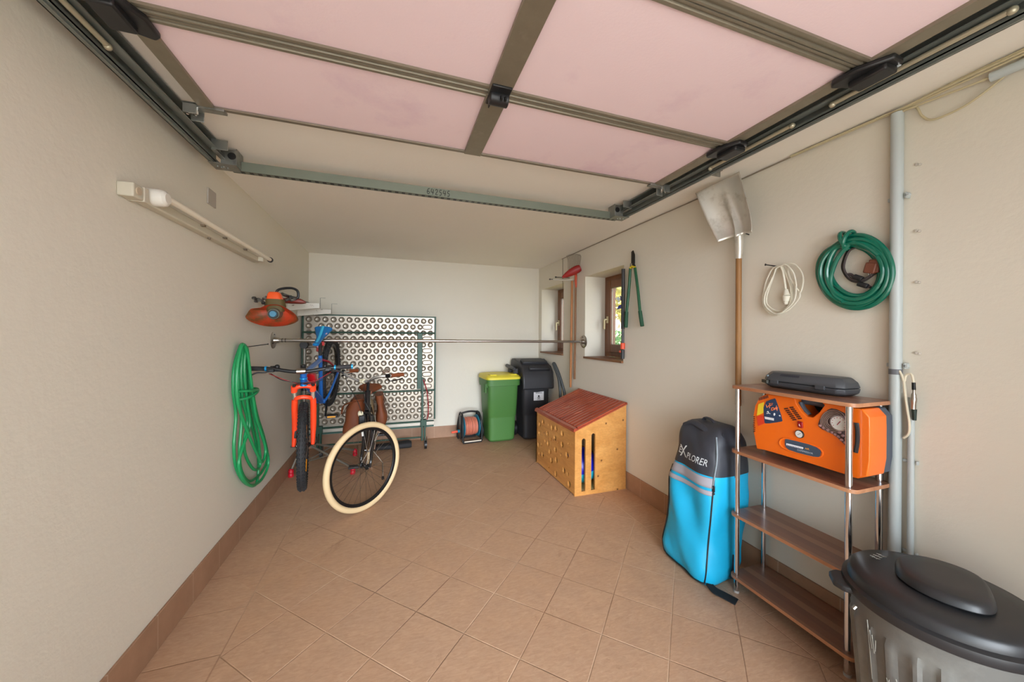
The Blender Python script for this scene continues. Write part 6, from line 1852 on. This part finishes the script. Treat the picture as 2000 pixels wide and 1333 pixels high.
# ------------------------------------------------------------------ big ribbed dustbin
cn = thing('dustbin', (1.75, 0.675, 0), 'big round ribbed dustbin with a black lid at the right edge', 'bin')
CC = Vector((1.752, 0.675, 0))
M_CAN = mat('dustbin_grey', (108, 107, 103), 0.5, 0, 0.12, 3.0, dirt=(134, 134, 128), dscale=4)
M_CLID = mat('lid_black', (42, 42, 44), 0.38, 0, 0.1, 6)
ZR = 0.53
nseg = 144
rings = []
def canr(z): return 0.178 + 0.042 * (z / ZR)
for z in (0.0, 0.02, 0.05, 0.07, 0.10, 0.2, 0.3, 0.38, 0.41, 0.43, 0.45, 0.5, ZR - 0.01):
    ring = []
    for k in range(nseg):
        a = 2 * math.pi * k / nseg
        ph = (a / (2 * math.pi) * 22) % 1.0
        top_ = 0.42
        r = canr(z)
        if 0.07 <= z <= top_ and 0.28 < ph < 0.74:
            r += 0.009 * min(1, (ph - 0.28) / 0.07, (0.74 - ph) / 0.07)
        ring.append(CC + Vector((r * math.cos(a), r * math.sin(a), z)))
    rings.append(ring)
B().loft(rings).done('body', M_CAN, cn, ang=28)
B().lathe(CC + Vector((0, 0, ZR - 0.03)), (0, 0, 1), [(0.219, 0.0), (0.236, 0.002), (0.242, 0.02), (0.24, 0.034), (0.226, 0.04), (0.224, 0.064), (0.214, 0.074), (0.16, 0.08), (0.08, 0.084), (0.001, 0.085)], 72).done('lid', M_CLID, cn, ang=50)
# raised tongue-shaped grip on the lid
gr = []
for (s_, dz) in ((1.03, 0.066), (1.0, 0.082), (0.95, 0.092), (0.86, 0.097), (0.5, 0.099)):
    ring = []
    for k in range(40):
        a = 2 * math.pi * k / 40
        ca, sa = math.cos(a), math.sin(a)
        x = 0.135 * math.copysign(abs(ca) ** 0.6, ca) * (1 - 0.25 * (sa > 0) * abs(sa))
        y = 0.105 * math.copysign(abs(sa) ** 0.7, sa)
        v = Matrix.Rotation(math.radians(25), 3, 'Z') @ Vector((x * s_, y * s_, 0))
        ring.append(CC + Vector((0.015, 0.0, ZR - 0.01 + dz)) + v)
    gr.append(ring)
B().loft(gr).done('lid_grip', M_CLID, cn, bevel=0.004)
ha = math.radians(132)
for a in (ha, ha + math.pi):
    d = Vector((math.cos(a), math.sin(a), 0))
    t_ = Vector((-d.y, d.x, 0))
    ring = []
    B().prism([CC + d * 0.215 + t_ * 0.06 + Vector((0, 0, ZR - 0.028)), CC + d * 0.255 + t_ * 0.055 + Vector((0, 0, ZR - 0.028)), CC + d * 0.278 + t_ * 0.03 + Vector((0, 0, ZR - 0.028)), CC + d * 0.278 - t_ * 0.03 + Vector((0, 0, ZR - 0.028)), CC + d * 0.255 - t_ * 0.055 + Vector((0, 0, ZR - 0.028)), CC + d * 0.215 - t_ * 0.06 + Vector((0, 0, ZR - 0.028))], (0, 0, 0.022)).done('side_handle', M_CLID, cn, bevel=0.006)
B().tube([CC + Vector((0, 0, 0)) + Vector((0.238 * math.cos(math.radians(150)), 0.238 * math.sin(math.radians(150)), ZR - 0.055)), CC + Vector((0.246 * math.cos(math.radians(150)), 0.246 * math.sin(math.radians(150)), ZR - 0.065))], 0.006, 8, 0).done('lid_hook', M_BRUSH, cn)
# chalk scribbles on the dustbin
ck = B()
M_CHALK = mat('chalk_grey', (176, 178, 170), 0.9)
def canpt(deg, z, o_=0.009):
    a = math.radians(deg)
    return CC + Vector(((canr(z) + o_) * math.cos(a), (canr(z) + o_) * math.sin(a), z))
for st_ in ([(163, 0.40), (162, 0.36)], [(160, 0.41), (161, 0.35)], [(158, 0.42), (159, 0.36)], [(156.5, 0.45), (157, 0.25)], [(170, 0.30), (172, 0.27)], [(172, 0.30), (170, 0.26)], [(174, 0.29), (176, 0.25)], [(177, 0.32), (178, 0.30)]):
    ck.tube([canpt(a, z) for a, z in st_], 0.0012, 5, 0)
ck.done('scribbles', M_CHALK, cn)
ck = B()
for k in range(6):
    p = CC + Vector((-0.02 + 0.02 * (k % 3), 0.155 + 0.012 * (k // 3), ZR + 0.054))
    ck.tube([p, p + Vector((0.01, -0.008 + 0.005 * (k % 2), 0)), p + Vector((0.004, 0.008, 0))], 0.0012, 5, 0)
ck.done('lid_scribbles', M_CHALK, cn)
